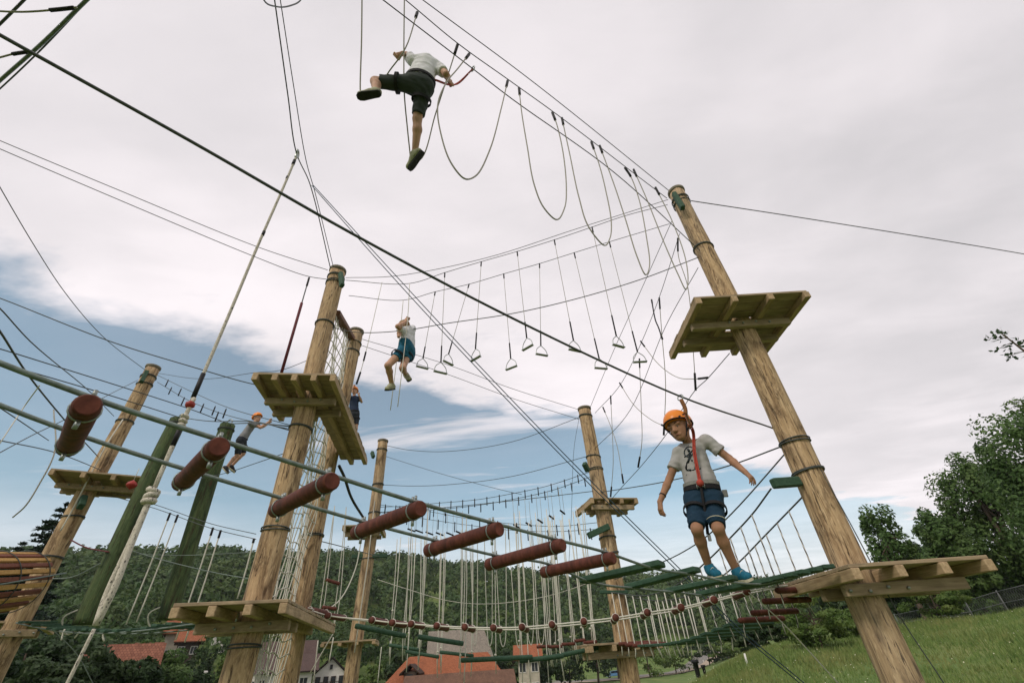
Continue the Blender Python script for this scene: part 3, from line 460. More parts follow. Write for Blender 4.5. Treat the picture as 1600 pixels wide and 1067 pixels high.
# the innermost ring is closed with a fan of thin quads
qs += [(0, 1 + (k + 2) % nA, 1 + (k + 1) % nA, 1 + k) for k in range(0, nA, 2)]
g = link('ground', fast_mesh('ground', vs, qs, [M_GROUND], True)); g['kind'] = 'structure'; g['label'] = 'grassy ground rising to a bank on the right and to hills behind'

# the road with its pale verge
def ribbon(name, pts, w, m, lift):
    pts = spline(pts, 8); v = []; q = []
    for i, p in enumerate(pts):
        t = (pts[min(i + 1, len(pts) - 1)] - pts[max(0, i - 1)]).normalized(); n = Vector((-t.y, t.x, 0)).normalized()
        for s in (-1, -.33, .33, 1):
            c = p + n * (w / 2 * s); v.append((c.x, c.y, max(ground_z(c.x, c.y), ground_z(p.x, p.y)) + lift))
    for i in range(len(pts) - 1):
        for k in range(3): q.append((i * 4 + k, i * 4 + k + 1, i * 4 + k + 5, i * 4 + k + 4))
    return link(name, fast_mesh(name, v, q, [m], True))
M_ASPHALT = simple('asphalt', (.20, .185, .17), .9, .2, 2)
road_pts = [(-22, 118), (-6, 132), *[p[:2] for p in D['road']]]
road_pts = [(p[0], p[1], 0) for p in road_pts]
r = ribbon('road', road_pts, 10, M_ASPHALT, .06); r['kind'] = 'structure'
M_GRAVELV = simple('pale_verge', (.36, .29, .22), .95, .2, 3)
r = ribbon('verge', [(x - 1, y - 9, 0) for x, y, z in road_pts], 4.5, M_GRAVELV, .12); r['kind'] = 'structure'; r['label'] = 'pale gravel verge along the near side of the road'

# ------------------------------------------------------------------ foliage
def leafmat(name, lo, hi, tint, scale=.5, sub=.35):
    def f(nt, b):
        n = noise(nt, scale, 3, .6); n2 = noise(nt, scale * 9, 3, .6)
        col = ramp(nt, n2, [(.3, lo), (.7, hi)]); col = mixc(nt, col, tint, ramp(nt, n, [(.45, (0, 0, 0)), (.68, (.6, .6, .6))]))
        nt.links.new(col, b.inputs['Base Color']); b.inputs['Roughness'].default_value = .6
        out = nt.nodes['Material Output']; tr = N(nt, 'ShaderNodeBsdfTranslucent'); nt.links.new(col, tr.inputs['Color'])
        mx = N(nt, 'ShaderNodeMixShader'); mx.inputs[0].default_value = sub
        nt.links.new(b.outputs[0], mx.inputs[1]); nt.links.new(tr.outputs[0], mx.inputs[2]); nt.links.new(mx.outputs[0], out.inputs[0])
    return mat(name, f)
M_LEAF = leafmat('broad_leaves', (.055, .11, .030), (.11, .19, .052), (.15, .21, .06))
M_LEAF_DARK = leafmat('dark_leaves', (.024, .050, .019), (.048, .088, .030), (.07, .10, .032))
M_LEAF_BUSH = leafmat('bright_bush_leaves', (.065, .12, .024), (.12, .19, .042), (.18, .21, .055), 1.2)
M_NEEDLE = leafmat('fir_needles', (.014, .032, .020), (.028, .055, .032), (.03, .06, .03), .6, .15)
M_FOREST = leafmat('forest_canopy', (.034, .074, .022), (.066, .122, .032), (.135, .18, .042), .10, .3)
M_BARK = simple('bark', (.10, .075, .055), .9, .4, 12, (1, 1, .2), .5)
def leaf_quads(c, n, w, l):
    "bent leaf-shaped quads: centres c, normals n, half-width w, half-length l"
    k = len(c); r = rng.normal(size=(k, 3)); u = np.cross(n, r); u /= np.linalg.norm(u, axis=1)[:, None] + 1e-9; v = np.cross(n, u)
    w = np.asarray(w).reshape(-1, 1); l = np.asarray(l).reshape(-1, 1)
    P = np.stack([c - v * l, c + u * w - n * (w * .25), c + v * l, c - u * w - n * (w * .25)], 1).reshape(-1, 3)
    return P, np.arange(4 * k).reshape(-1, 4)
def crown_points(k, cx, R, H, clumps, seed):
    "leaf positions gathered in clumps spread through an uneven crown"
    r = np.random.default_rng(seed); cl = []
    while len(cl) < clumps:
        p = r.uniform(-1, 1, 3); d = np.linalg.norm(p)
        aa = math.atan2(p[1], p[0]); lob = .76 + .16 * math.sin(3 * aa + seed) * math.cos(2.2 * p[2] + seed * 1.7) + .13 * math.sin(5 * aa + 4.3 * p[2] + seed * 2.1)
        if d < lob and d > .28: cl.append((p, r.uniform(.12, .27)))
    out = []; nor = []
    per = k // clumps
    for p, s in cl:
        q = r.normal(size=(per, 3)); q /= np.linalg.norm(q, axis=1)[:, None]; rad = r.uniform(.35, 1, (per, 1)) ** .6
        out.append(p + q * rad * s * np.array([1.25, 1.25, .75])); nn = q * .8 + p * .5 + r.normal(size=(per, 3)) * .55 + [0, 0, .35]; nor.append(nn)
    o = np.concatenate(out); n = np.concatenate(nor); n /= np.linalg.norm(n, axis=1)[:, None]
    return o * [R, R, H / 2] + cx, n, [np.array(p) * [R, R, H / 2] + cx for p, s in cl]
def broad_tree(name, label, x, y, z, h, R, m, leaves, leafsize, seed, group=None, clumps=60, low=.18, cat='tree'):
    t = thing(name, label, cat, (x, y, z), group); r = random.Random(seed)
    ch = h * (1 - low); cc = np.array([0, 0, h - ch / 2])
    c, n, tips = crown_points(leaves, cc, R, ch, clumps, seed)
    ls = leafsize * rng.uniform(.7, 1.3, len(c)); P, q = leaf_quads(c, n, ls * .55, ls)
    link('crown', fast_mesh('crown', P, q, [m]), parent=t)
    mb = MB(); r0 = max(.06, h * .022); top = Vector((r.uniform(-.2, .2) * R * .3, 0, h * .8)); mid = Vector((r.uniform(-.1, .1) * R, r.uniform(-.1, .1) * R, h * .4))
    path = spline([(0, 0, -.25), mid, top], 5); mb.tube(path, r0, 8, r1=r0 * .3)
    for tp in r.sample(tips, min(14, len(tips))):
        s = lerp_path(path, r.uniform(.3, .85)); e = Vector(tp); mb.tube(spline([s, s.lerp(e, .5) + Vector((0, 0, R * .06)), e], 3), r0 * .35, 5, r1=r0 * .1)
    link('trunk', mb.mesh('trunk', M_BARK), parent=t); return t
def fir_tree(label, x, y, z, h, R, seed, group=None):
    t = thing('fir_tree', label, 'tree', (x, y, z), group); r = np.random.default_rng(seed); C = []; NN = []; S = []
    wood = MB(); wood.tube([(0, 0, -.2), (0, 0, h * .97)], h * .014, 8, r1=.02)
    nl = 34
    for i in range(nl):
        f = i / (nl - 1); zz = h * (.08 + .9 * f); rad = R * (1 - f) ** .8 * r.uniform(.8, 1.15) + .12
        for k in range(max(5, int(11 * (1 - f) + 4))):
            a = r.uniform(0, 2 * math.pi); L = rad * r.uniform(.7, 1.1); m = int(20 + 95 * L / R)
            tt = r.uniform(.12, 1, m) ** .8; drop = -.28 * L * tt ** 1.2 + .10 * L * tt ** 4
            p = np.stack([np.cos(a) * tt * L, np.sin(a) * tt * L, zz + drop], 1); wid = .16 * L * (1.1 - tt)[:, None] + .05
            p += r.normal(size=(m, 3)) * wid * [1, 1, .35] + [0, 0, -.03]
            C.append(p); n = r.normal(size=(m, 3)) * .5 + [0, 0, 1]; NN.append(n / np.linalg.norm(n, axis=1)[:, None]); S.append(np.full(m, .15) * r.uniform(.7, 1.3, m))
            wood.tube([(0, 0, zz), (math.cos(a) * L * .5, math.sin(a) * L * .5, zz - .12 * L), (math.cos(a) * L * .95, math.sin(a) * L * .95, zz - .2 * L)], .03, 4, r1=.008)
    c = np.concatenate(C); P, q = leaf_quads(c, np.concatenate(NN), np.concatenate(S) * .5, np.concatenate(S) * 1.3)
    link('crown', fast_mesh('crown', P, q, [M_NEEDLE]), parent=t); link('trunk', wood.mesh('trunk', M_BARK), parent=t); return t
FAR = 'trees standing in the village below the course'
LBL = ['tall spreading broadleaf tree on the bank at the right edge of the view', 'slimmer broadleaf tree leaning against the left flank of the tallest tree', 'broadleaf tree cut off by the right border, beside the tallest tree',
 'airy pale-tipped young tree just right of the big pole on the right', 'dark bushy tree between the young tree and the tallest trees', 'low dark tree half hidden behind the big right pole',
 'bright yellow-green bush under the right plank platform, left of the pole', 'bright bush behind the right pole just under the platform', 'dark low bush left of the bright green bush under the right platform', 'small dark shrub at the top of the bank by the red rungs',
 'light green shrub right of the big pole in front of the wire fence', 'dense dark thicket behind the right half of the wire fence', 'dense dark thicket at the right border behind the wire fence',
 'round dark roadside tree left of the centre pole base', 'tall dark tree directly behind the centre pole near the blue car', 'small dark roadside tree left of the round roadside tree', 'pale green roadside shrub just right of the centre pole', 'broad pale shrub beyond the road', 'dark tree beyond the road near the bank', 'low pale shrub beyond the road at the foot of the bank', 'dark tree behind the parked blue car',
 'tall dark fir behind the left pole, its tip above the hill', 'lower fir left of the tall fir, above the barrel tunnel', 'big dark bush below the left platform', 'dark bush below the hanging green post', 'dark bush filling the lower left corner', 'dark bush behind the foot of the white rope',
 'full round green tree below the second green post', 'dark tree behind the round green tree', 'low dark bush in front of the tiled roof', 'small dark bush right of the tiled roof', 'slender cypress, left of a pair in the village garden', 'slender cypress, right of a pair in the village garden', 'pale garden shrub left of the cargo net',
 'dark leafy tree left of the orange roofed house', 'pale shrub between the white house and the orange roof', 'dark tree left of the grey barn roof', 'pale garden tree behind the cargo net', 'dark tree right of the orange roof', 'dark tree behind the right end of the grey barn roof', 'dark bush in front of the small orange roof', 'dense dark tree below the tallest trees, behind the light shrub', 'dark bush just above the tip of the right plank platform', 'broad dark tree under the crown of the tallest tree', 'middle-sized broadleaf tree between the young tree and the tallest tree', 'dark bush hiding the left part of the tiled roof', 'dark bush hiding the middle of the tiled roof']
for i, (x, y, z, h, R, k) in enumerate(D['trees']):
    far = math.hypot(x, y) > 70
    if k == 'fir': fir_tree(LBL[i], x, y, z, h, R * 2.3, i)
    elif k == 'big': broad_tree('broadleaf_tree', LBL[i], x, y, z, h * 1.0, R * 1.3, M_LEAF, 19000, .135, i + 3, clumps=150, low=.0)
    elif k == 'big2': broad_tree('broadleaf_tree', LBL[i], x, y, z, h, R * 1.7, M_LEAF, 11000, .14, i + 3, clumps=60, low=.05)
    elif k == 'loose': broad_tree('young_tree', LBL[i], x, y, z, h, R * 1.2, M_LEAF, 5200, .13, i, clumps=46, low=.1)
    elif k == 'cypress': broad_tree('cypress_tree', LBL[i], x, y, z, h, R * 1.6, M_LEAF_DARK, 900, .25, i, clumps=26, low=.0)
    elif k == 'bush':
        broad_tree('shrub' if not far else 'small_tree', LBL[i], x, y, z, h, R * 1.3, M_LEAF_BUSH, 5200 if not far else 2000, .075 if not far else .3, i, group=FAR if far else None, clumps=40, low=0, cat='bush' if not far else 'tree')
    else:
        broad_tree('dark_tree', LBL[i], x, y, z, h, R * (1.4 if x > -10 or far else 2.1), M_LEAF_DARK, 8500 if not far else 2400, (.12 if h < 4 else .16) if not far else .34, i, group=FAR if far else None, clumps=60 if not far else 34, low=.02)
# a limb of a tree whose trunk stands outside the right border
t = thing('overhanging_branch_tree', 'tree outside the right border whose leafy branch tip pokes into the sky', 'tree', (20.5, 10.4, ground_z(20.5, 10.4)))
oz = t['_o'][2]; tip = Vector((11.62, 8.68, 7.23)); mb = MB()
mb.tube(spline([(20.5, 10.4, oz - .2), (20.4, 10.3, 4.2), (20.5, 10.4, 9)], 5), .24, 8, r1=.08)
limb = spline([(20.4, 10.3, 5.0), (13.21, 9.02, 5.94), (12.06, 8.75, 6.28), tip], 6); mb.tube(limb, .09, 6, r1=.012)
C = []
for k in range(26):
    s = lerp_path(limb, .66 + .34 * (k / 25)); e = s + Vector((rnd.uniform(-.3, .3), rnd.uniform(-.25, .25), rnd.uniform(-.32, .28)))
    mb.tube([s, s.lerp(e, .5) + Vector((0, 0, .02)), e], .011, 4, r1=.004)
    for j in range(17): C.append(s.lerp(e, rnd.uniform(.2, 1.1)) + Vector((rnd.gauss(0, .07), rnd.gauss(0, .07), rnd.gauss(0, .06))))
mb.obj('trunk', M_BARK, t)
c = np.array([list(p) for p in C]) - np.array([20.5, 10.4, oz]); n = rng.normal(size=c.shape) + [0, 0, .8]; n /= np.linalg.norm(n, axis=1)[:, None]
P, q = leaf_quads(c, n, .035, .055); link('crown', fast_mesh('crown', P, q, [M_LEAF_DARK]), parent=t)
c, n, _ = crown_points(6000, np.array([1.2, 0, 8.5 - oz]), 2.6, 6, 50, 5); P, q = leaf_quads(c, n, .05, .09); link('upper_crown', fast_mesh('upper_crown', P, q, [M_LEAF_DARK]), parent=t)

# the wooded hill: one canopy far off, crowns packed over the slopes
C = []; NN = []; S = []
r = np.random.default_rng(11); placed = 0
while placed < 2900:
    az = r.uniform(-66, 56); d = 75 + 290 * r.uniform() ** .62
    f = interp(FOOT, az)
    if d < f + (20 if -24 < az < -2 else 40) + 12 * math.sin(az * .5): continue
    x, y = d * math.sin(math.radians(az)), d * math.cos(math.radians(az))
    if d < f + 120 and mnoise.noise(Vector((x * .02, y * .02, 3.3))) > (.34 if az < -26 or az > -2 else 9): continue
    if -37.2 < az < -30.5 and d < 150: continue
    z = ground_z(x, y); hh = r.uniform(6, 12.5); rr = hh * r.uniform(.34, .5); m = int(420 if d < 150 else 170 if d < 230 else 90); lq = .095 if d < 150 else .17 if d < 230 else .22
    q = r.normal(size=(m, 3)); q[:, 2] = np.abs(q[:, 2]) * 1.1 - .25; q /= np.linalg.norm(q, axis=1)[:, None]
    lump = 1 + .22 * np.sin(q[:, :1] * 5 + az) * np.cos(q[:, 1:2] * 5 + d)
    rad = r.uniform(.72, 1.02, (m, 1)) * lump
    C.append(q * rad * [rr, rr, hh * .52] + [x, y, z + hh * .48]); n = q + r.normal(size=(m, 3)) * .45; NN.append(n / np.linalg.norm(n, axis=1)[:, None]); S.append(r.uniform(.45, 1.0, m) * rr * lq)
    placed += 1
P, q = leaf_quads(np.concatenate(C), np.concatenate(NN), np.concatenate(S), np.concatenate(S) * 1.25)
o = link('forest', fast_mesh('forest', P, q, [M_FOREST])); o['kind'] = 'stuff'; o['label'] = 'dense deciduous forest covering the hill behind the course'
print('forest', len(q))

# long grass on the bank
r = np.random.default_rng(5); k = 60000; az = r.uniform(9, 56, k); d = 17 + 28 * r.uniform(size=k) ** .8
x = d * np.sin(np.radians(az)); y = d * np.cos(np.radians(az)); z = np.array([ground_z(a, b) for a, b in zip(x, y)])
pat = np.array([mnoise.noise(Vector((a * .25, b * .25, 1.7))) for a, b in zip(x, y)])
hgt = (.16 + .30 * np.clip(pat + .3, 0, 1)) * r.uniform(.6, 1.3, k); aa = r.uniform(0, 6.283, k); wd = r.uniform(.012, .03, k); ln = r.uniform(0, .5, k) * hgt; la = r.uniform(0, 6.283, k)
b = np.stack([x, y, z - .02], 1); u = np.stack([np.cos(aa), np.sin(aa), 0 * aa], 1) * wd[:, None]; tp = b + np.stack([np.cos(la) * ln, np.sin(la) * ln, hgt], 1)
P = np.stack([b - u, b + u, tp], 1).reshape(-1, 3)
def f_grass(nt, b):
    n = noise(nt, .5, 3, .6, rnd_shift=False); n2 = noise(nt, 9, 2, .5, rnd_shift=False)
    col = ramp(nt, n2, [(.3, (.075, .14, .03)), (.6, (.16, .22, .06)), (.8, (.32, .29, .13))]); col = mixc(nt, col, (.24, .22, .08), ramp(nt, n, [(.48, (0, 0, 0)), (.7, (.7, .7, .7))]))
    nt.links.new(col, b.inputs['Base Color']); b.inputs['Roughness'].default_value = .8
o = link('grass', fast_mesh('grass', P, np.arange(3 * k).reshape(-1, 3), [mat('grass_blades', f_grass)])); o['kind'] = 'stuff'; o['label'] = 'long seeding grass on the bank at the lower right'
k = 420; az = r.uniform(12, 54, k); d = 18 + 24 * r.uniform(size=k); x = d * np.sin(np.radians(az)); y = d * np.cos(np.radians(az)); z = np.array([ground_z(a, b) for a, b in zip(x, y)]) + r.uniform(.15, .5, k)
n = r.normal(size=(k, 3)) + [0, 0, 1.5]; n /= np.linalg.norm(n, axis=1)[:, None]; P, q = leaf_quads(np.stack([x, y, z], 1), n, .016, .02)
o = link('wild_flowers', fast_mesh('wild_flowers', P, q, [simple('flower_white', (.7, .68, .5), .8, .1, bstr=0)])); o['kind'] = 'stuff'; o['label'] = 'scattered small pale wild flowers in the long grass'

# ------------------------------------------------------------------ village
def tilemat(name, lo, hi, course=4.6):
    def f(nt, b):
        t = N(nt, 'ShaderNodeTexCoord'); br = N(nt, 'ShaderNodeTexBrick'); nt.links.new(t.outputs['UV'], br.inputs[0])
        br.inputs['Scale'].default_value = course; br.inputs['Color1'].default_value = (*lo, 1); br.inputs['Color2'].default_value = (*hi, 1); br.inputs['Mortar'].default_value = (*[x * .35 for x in lo], 1)
        br.inputs['Mortar Size'].default_value = .035; br.inputs['Brick Width'].default_value = .6; br.inputs['Row Height'].default_value = .9
        n = noise(nt, .9, 5, .65); col = mixc(nt, br.outputs[0], tuple(x * .55 for x in lo), ramp(nt, n, [(.5, (0, 0, 0)), (.75, (.7, .7, .7))]))
        nt.links.new(col, b.inputs['Base Color']); b.inputs['Roughness'].default_value = .85; bump(nt, b, br.outputs[1], -.5, .05)
    return mat(name, f)
M_TILE_OR = tilemat('orange_roof_tiles', (.26, .082, .036), (.36, .125, .058)); M_TILE_OLD = tilemat('weathered_red_tiles', (.19, .072, .045), (.29, .12, .075))
M_TILE_BR = tilemat('brown_roof_tiles', (.13, .07, .045), (.19, .10, .065)); M_TILE_GR = tilemat('grey_barn_tiles', (.20, .175, .145), (.29, .25, .205))
M_TILE_DK = tilemat('dark_brown_tiles', (.075, .045, .04), (.11, .07, .06))
M_WALL = simple('white_render', (.66, .64, .60), .9, .12, 1.5); M_WALL_OLD = simple('old_plaster', (.42, .38, .31), .9, .2, 1.5); M_GLASS = simple('window_glass', (.03, .035, .04), .12, .2, bstr=0); M_WOOD_DK = simple('dark_timber', (.06, .04, .03), .8, .3, 4)
def house(name, label, ridge_a, ridge_b, depth, eave_drop, wall, roofm, wallm, over=.5, hip=(0, 0), windows=True, floor_z=None, chimney=False, group=None):
    "gabled or half-hipped house; ridge from a to b, roof slopes eave_drop down over depth / 2"
    a = Vector(ridge_a); b = Vector(ridge_b); zr = (a.z + b.z) / 2; a.z = b.z = zr; t = (b - a).normalized(); n = Vector((-t.y, t.x, 0)); L = (b - a).length; c = (a + b) / 2
    gz = min(ground_z(*(c + t * (s * L / 2) + n * (q * depth / 2)).xy) for s in (-1, 1) for q in (-1, 1)) - .2
    h = thing(name, label, 'house', (c.x, c.y, gz), group); ze = zr - eave_drop; W = depth / 2; hi = L / 2
    P = lambda s, q, z: c + t * s + n * q + Vector((0, 0, z - c.z))
    mb = MB(); el = hi + hip[0]; er = hi + hip[1]
    vs = [P(-el + .3, -W + .3, gz), P(er - .3, -W + .3, gz), P(er - .3, W - .3, gz), P(-el + .3, W - .3, gz), P(-el + .3, -W + .3, ze), P(er - .3, -W + .3, ze), P(er - .3, W - .3, ze), P(-el + .3, W - .3, ze), P(-hi + .3, 0, zr - .15), P(hi - .3, 0, zr - .15)]
    mb.add(vs, [(0, 1, 5, 4), (1, 2, 6, 5), (2, 3, 7, 6), (3, 0, 4, 7), (5, 6, 9), (7, 4, 8)], smooth=False); mb.obj('wall', wallm, h)
    rf = MB(); th = .18
    for q in (-1, 1):
        e0, e1 = P(-el - over, q * (W + over), ze - over * eave_drop / W), P(er + over, q * (W + over), ze - over * eave_drop / W); r0, r1 = P(-hi - (over if not hip[0] else 0), 0, zr), P(hi + (over if not hip[1] else 0), 0, zr)
        sl = (e0 - r0).length; dz = Vector((0, 0, th))
        f = [(0, 1, 2, 3)] if q < 0 else [(3, 2, 1, 0)]
        rf.add([e0 + dz, e1 + dz, r1 + dz, r0 + dz], f, [((0, 0), (L, 0), (L, sl), (0, sl))] if q < 0 else [((0, sl), (L, sl), (L, 0), (0, 0))], smooth=False)
        rf.add([e0, e1, r1, r0, e0 + dz, e1 + dz, r1 + dz, r0 + dz], [(0, 3, 2, 1) if q < 0 else (1, 2, 3, 0), (0, 1, 5, 4), (1, 2, 6, 5), (3, 0, 4, 7)], smooth=False)
    for s, e, hh in ((-1, el, hip[0]), (1, er, hip[1])):
        if hh:
            p = [P(s * (e + over), -W - over, ze - over * eave_drop / W + th), P(s * (e + over), W + over, ze - over * eave_drop / W + th), P(s * hi, 0, zr + th)]
            rf.add(p if s > 0 else p[::-1], [(0, 1, 2)], [((0, 0), (depth, 0), (depth / 2, 4))], smooth=False)
    roof = rf.obj('roof', roofm, h)
    if chimney:
        m = MB(); m.box(P(hi * .3, W * .2, zr + .3), .7, .7, 1.8, t, n, .03); m.obj('chimney', M_WALL_OLD, roof)
    if windows:
        for q in (-1,):
            for fl in range(max(1, int((ze - gz) // 2.7))):
                zc = gz + 1.5 + 2.7 * fl; nw = max(2, int(2 * hi / 2.6))
                for i in range(nw):
                    s = -hi + (i + .5) * 2 * hi / nw; m = MB()
                    for ds, dzz, w_, h_ in ((-.55, 0, .1, 1.4), (.55, 0, .1, 1.4), (0, .65, 1.2, .1), (0, -.65, 1.2, .1), (0, 0, .06, 1.3)):
                        m.box(P(s + ds, q * (W - .27), zc + dzz), w_, .1, h_, t, n)
                    w = m.obj('window', M_WALL, h); g_ = MB(); g_.box(P(s, q * (W - .295), zc), 1.05, .02, 1.25, t, n); g_.obj('pane', M_GLASS, w)
    return h, P, gz
Hs = D['houses']
h, P_, gz_ = house('orange_roofed_house', 'house with a broad bright orange tiled roof and a gabled dormer', Hs['orange'][0], Hs['orange'][1], 9.5, 3.6, 1, M_TILE_OR, M_WALL_OLD, hip=(3.4, 2.4))
dm = MB(); dc = Vector(Hs['orange'][0]) + Vector((1.3, -3.4, -2.0))
dm.box(dc + Vector((0, 0, -.7)), 1.5, 2.6, 1.8, bev=.03); d_ = dm.obj('dormer', M_WOOD_DK, h); m = MB()
for s in (-1, 1): m.add([dc + Vector((0, -1.7, 1.0)), dc + Vector((0, 1.6, 1.0)), dc + Vector((s * 1.3, 1.6, 0)), dc + Vector((s * 1.3, -1.7, 0)), dc + Vector((0, -1.7, .85)), dc + Vector((0, 1.6, .85)), dc + Vector((s * 1.3, 1.6, -.15)), dc + Vector((s * 1.3, -1.7, -.15))], [(0, 1, 2, 3), (4, 7, 6, 5), (0, 3, 7, 4), (2, 6, 7, 3)], smooth=False)
m.obj('dormer_roof', M_TILE_BR, d_)
pm = MB(); pm.box(dc + Vector((0, -1.32, -.5)), .7, .05, .9); pm.obj('window', M_GLASS, h)
house('brown_roofed_house', 'low house in front with a mossy brown tiled roof, only its roof showing', Hs['brown'][0], Hs['brown'][1], 8, 2.2, 1, M_TILE_BR, M_WALL_OLD, windows=False)
house('barn', 'tall barn with a large plain grey roof behind the orange roofed house', Hs['barn'][0], Hs['barn'][1], 11, 5.6, 1, M_TILE_GR, M_WALL, over=.3, hip=(.0, 1.6), windows=False)
wc = Vector(Hs['white'][0]); look = wc.xy.normalized()
h, P_, gz_ = house('white_house', 'white gabled house with dark windows and a timber balcony left of the third pole', (wc.x, wc.y, wc.z), (wc.x + look.x * 8, wc.y + look.y * 8, wc.z), 6.0, 2.4, 1, M_TILE_DK, M_WALL, windows=False)
sx = Vector((look.y, -look.x, 0)); fr = Vector((wc.x, wc.y, 0)) - Vector((look.x, look.y, 0)) * -.22
for zc, offs in ((wc.z - 3.2, (-1.9, -.6, .6, 1.9)), (wc.z - 5.6, (-1.7, 0, 1.7)), (wc.z - 1.3, (0,))):
    for s in offs:
        m = MB(); p = fr + sx * s + Vector((0, 0, zc)); k = .55 if zc > wc.z - 2 else 1
        for ds, dz, w_, h_ in ((-.36, 0, .08, 1.2), (.36, 0, .08, 1.2), (0, .58, .8, .08), (0, -.58, .8, .08)): m.box(p + sx * (ds * k) + Vector((0, 0, dz * k)), w_ * k, .12, h_ * k, sx, look.to_3d())
        w = m.obj('window', M_WOOD_DK, h); g_ = MB(); g_.box(p, .7 * k, .04, 1.15 * k, sx, look.to_3d()); g_.obj('pane', M_GLASS, w)
m = MB(); bp = fr - look.to_3d() * .5 + Vector((0, 0, wc.z - 4.2)); m.box(bp, 3.2, .9, .14, sx, look.to_3d()); m.box(bp - look.to_3d() * .42 + Vector((0, 0, .85)), 3.2, .08, .09, sx, look.to_3d())
for s in np.linspace(-1.55, 1.55, 12): m.box(bp - look.to_3d() * .42 + sx * float(s) + Vector((0, 0, .42)), .06, .06, .84, sx, look.to_3d())
m.obj('balcony', M_WOOD_DK, h)
house('red_roofed_house', 'highest of the red roofed houses beside the foot of the second green post', Hs['left'][0], Hs['left'][1], 8, 3.2, 1, M_TILE_OR, M_WALL_OLD, group='red roofed houses on the slope')
house('red_roofed_house', 'red roofed house just below the highest one, under the edge of the lower left platform', Hs['left2'][0], Hs['left2'][1], 8, 2.6, 1, M_TILE_OR, M_WOOD_DK, group='red roofed houses on the slope')
house('red_roofed_house', 'red roofed house showing a strip of roof left of the front pole', Hs['left3'][0], Hs['left3'][1], 8, 2.0, 1, M_TILE_OR, M_WALL, group='red roofed houses on the slope')
na, nb = Vector(Hs['near'][0]), Vector(Hs['near'][1]); nb.z = na.z
house('old_tiled_house', 'nearest house at the lower left, its weathered red tiled roof seen through dark bushes', na, nb, 7.5, 3.6, 1, M_TILE_OLD, M_WALL_OLD, windows=False)
house('small_tiled_house', 'narrow red tiled roof peeking out left of the round green tree', Vector(Hs['near2'][0]) + Vector((0, 0, -1.6)), Vector(Hs['near2'][0]) + Vector((1.0, .8, -1.6)), 3, 2.2, 1, M_TILE_OLD, M_WALL_OLD, windows=False)
house('small_orange_house', 'small orange roofed house with pale walls left of the centre pole', Hs['small'][0], Hs['small'][1], 6, 1.8, 1, M_TILE_OR, M_WALL_OLD)
house('dark_roofed_house', 'long white house with a dark brown roof seen through the cargo net', Hs['dark'][0], Hs['dark'][1], 9, 2.8, 1, M_TILE_DK, M_WALL)
house('dark_roofed_house', 'lower white house with a dark roof in front of the long one', Hs['dark2'][0], Hs['dark2'][1], 8, 1.9, 1, M_TILE_DK, M_WALL)
sa = Vector(Hs['shed'][0]); sb = Vector(Hs['shed'][1]); sc_ = (sa + sb) / 2; gz_ = ground_z(sc_.x, sc_.y); ux = (sb - sa).normalized()
t = thing('open_shed', 'small open shed with a flat pale roof beside the round green tree', 'shed', (sc_.x, sc_.y, gz_))
m = MB(); m.box((sc_.x, sc_.y, sc_.z - .1), 1.9, 2.2, .14, ux, bev=.02); m.obj('roof', M_WALL, t)
for s in (-1, 1):
    for q in (-1, 1):
        m = MB(); m.box((sc_.x + ux.x * s * .85, sc_.y + q * .95 + ux.y * s * .85, (gz_ + sc_.z - .17) / 2), .1, .1, sc_.z - .17 - gz_, ux); m.obj('post', M_WOOD_DK, t)
# garden walls of the village
gw = MB()
for (x0, y0), (x1, y1) in (((-37, 55), (-31, 60)), ((-30, 52), (-25, 57))):
    c = Vector(((x0 + x1) / 2, (y0 + y1) / 2, 0)); c.z = ground_z(c.x, c.y) + .7; gw = MB(); gw.box(c, math.hypot(x1 - x0, y1 - y0), .35, 2.0, (x1 - x0, y1 - y0, 0), bev=.03)
    tag(gw.obj('garden_wall', M_WALL_OLD, origin=(c.x, c.y, c.z - 1)), 'stone garden wall behind the two cypresses' if x0 < -33 else 'stone garden wall in front of the two cypresses', 'wall')

# car parked by the road
cc = Vector(D['car']); cz = ground_z(cc.x, cc.y) + .1
t = thing('parked_car', 'pale blue hatchback parked by the road left of the centre pole', 'car', (cc.x, cc.y, cz))
M_CARBLUE = simple('blue_car_paint', (.10, .22, .38), .3, .05, 2, bstr=0)
def car_section(name, prof, w, m, parent, inset=0):
    mb = MB(); n = len(prof); vs = [(cc.x + x, cc.y + s * (w / 2 - (inset if z > .95 else 0)), cz + z) for s in (-1, 1) for x, z in prof]
    fs = [tuple(range(n))[::-1], tuple(range(n, 2 * n))] + [(i, (i + 1) % n, n + (i + 1) % n, n + i) for i in range(n)]
    return mb.add(vs, fs, smooth=False).obj(name, m, parent)
car_section('body', [(-2.1, .3), (-2.15, .7), (-1.95, .88), (-1.2, .98), (-.6, 1.42), (1.1, 1.46), (1.85, 1.0), (2.1, .9), (2.12, .35)], 1.75, M_CARBLUE, t, .14)
for s in (-1, 1):
    for x0, x1, x2, x3 in ((-1.0, -.55, .2, .2), (.28, .28, 1.0, 1.55)):
        m = MB(); y = s * .752; m.add([(cc.x + x0, cc.y + s * .79, cz + 1.0), (cc.x + x3, cc.y + s * .79, cz + 1.0), (cc.x + x2, cc.y + s * .742, cz + 1.38), (cc.x + x1, cc.y + s * .742, cz + 1.38)], [(0, 1, 2, 3), (3, 2, 1, 0)], smooth=False)
        m.obj('window', M_GLASS, t)
    for x in (-1.35, 1.35):
        m = MB(); m.torus((cc.x + x, cc.y + s * .8, cz + .3), (0, 1, 0), .22, .1, 16, 8); w = m.obj('wheel', M_BLACK, t)
        m = MB(); m.lathe([(0, .17), (1, .15)], (cc.x + x, cc.y + s * .78, cz + .3), (cc.x + x, cc.y + s * .88, cz + .3), 12); m.obj('rim', M_STEEL, w)
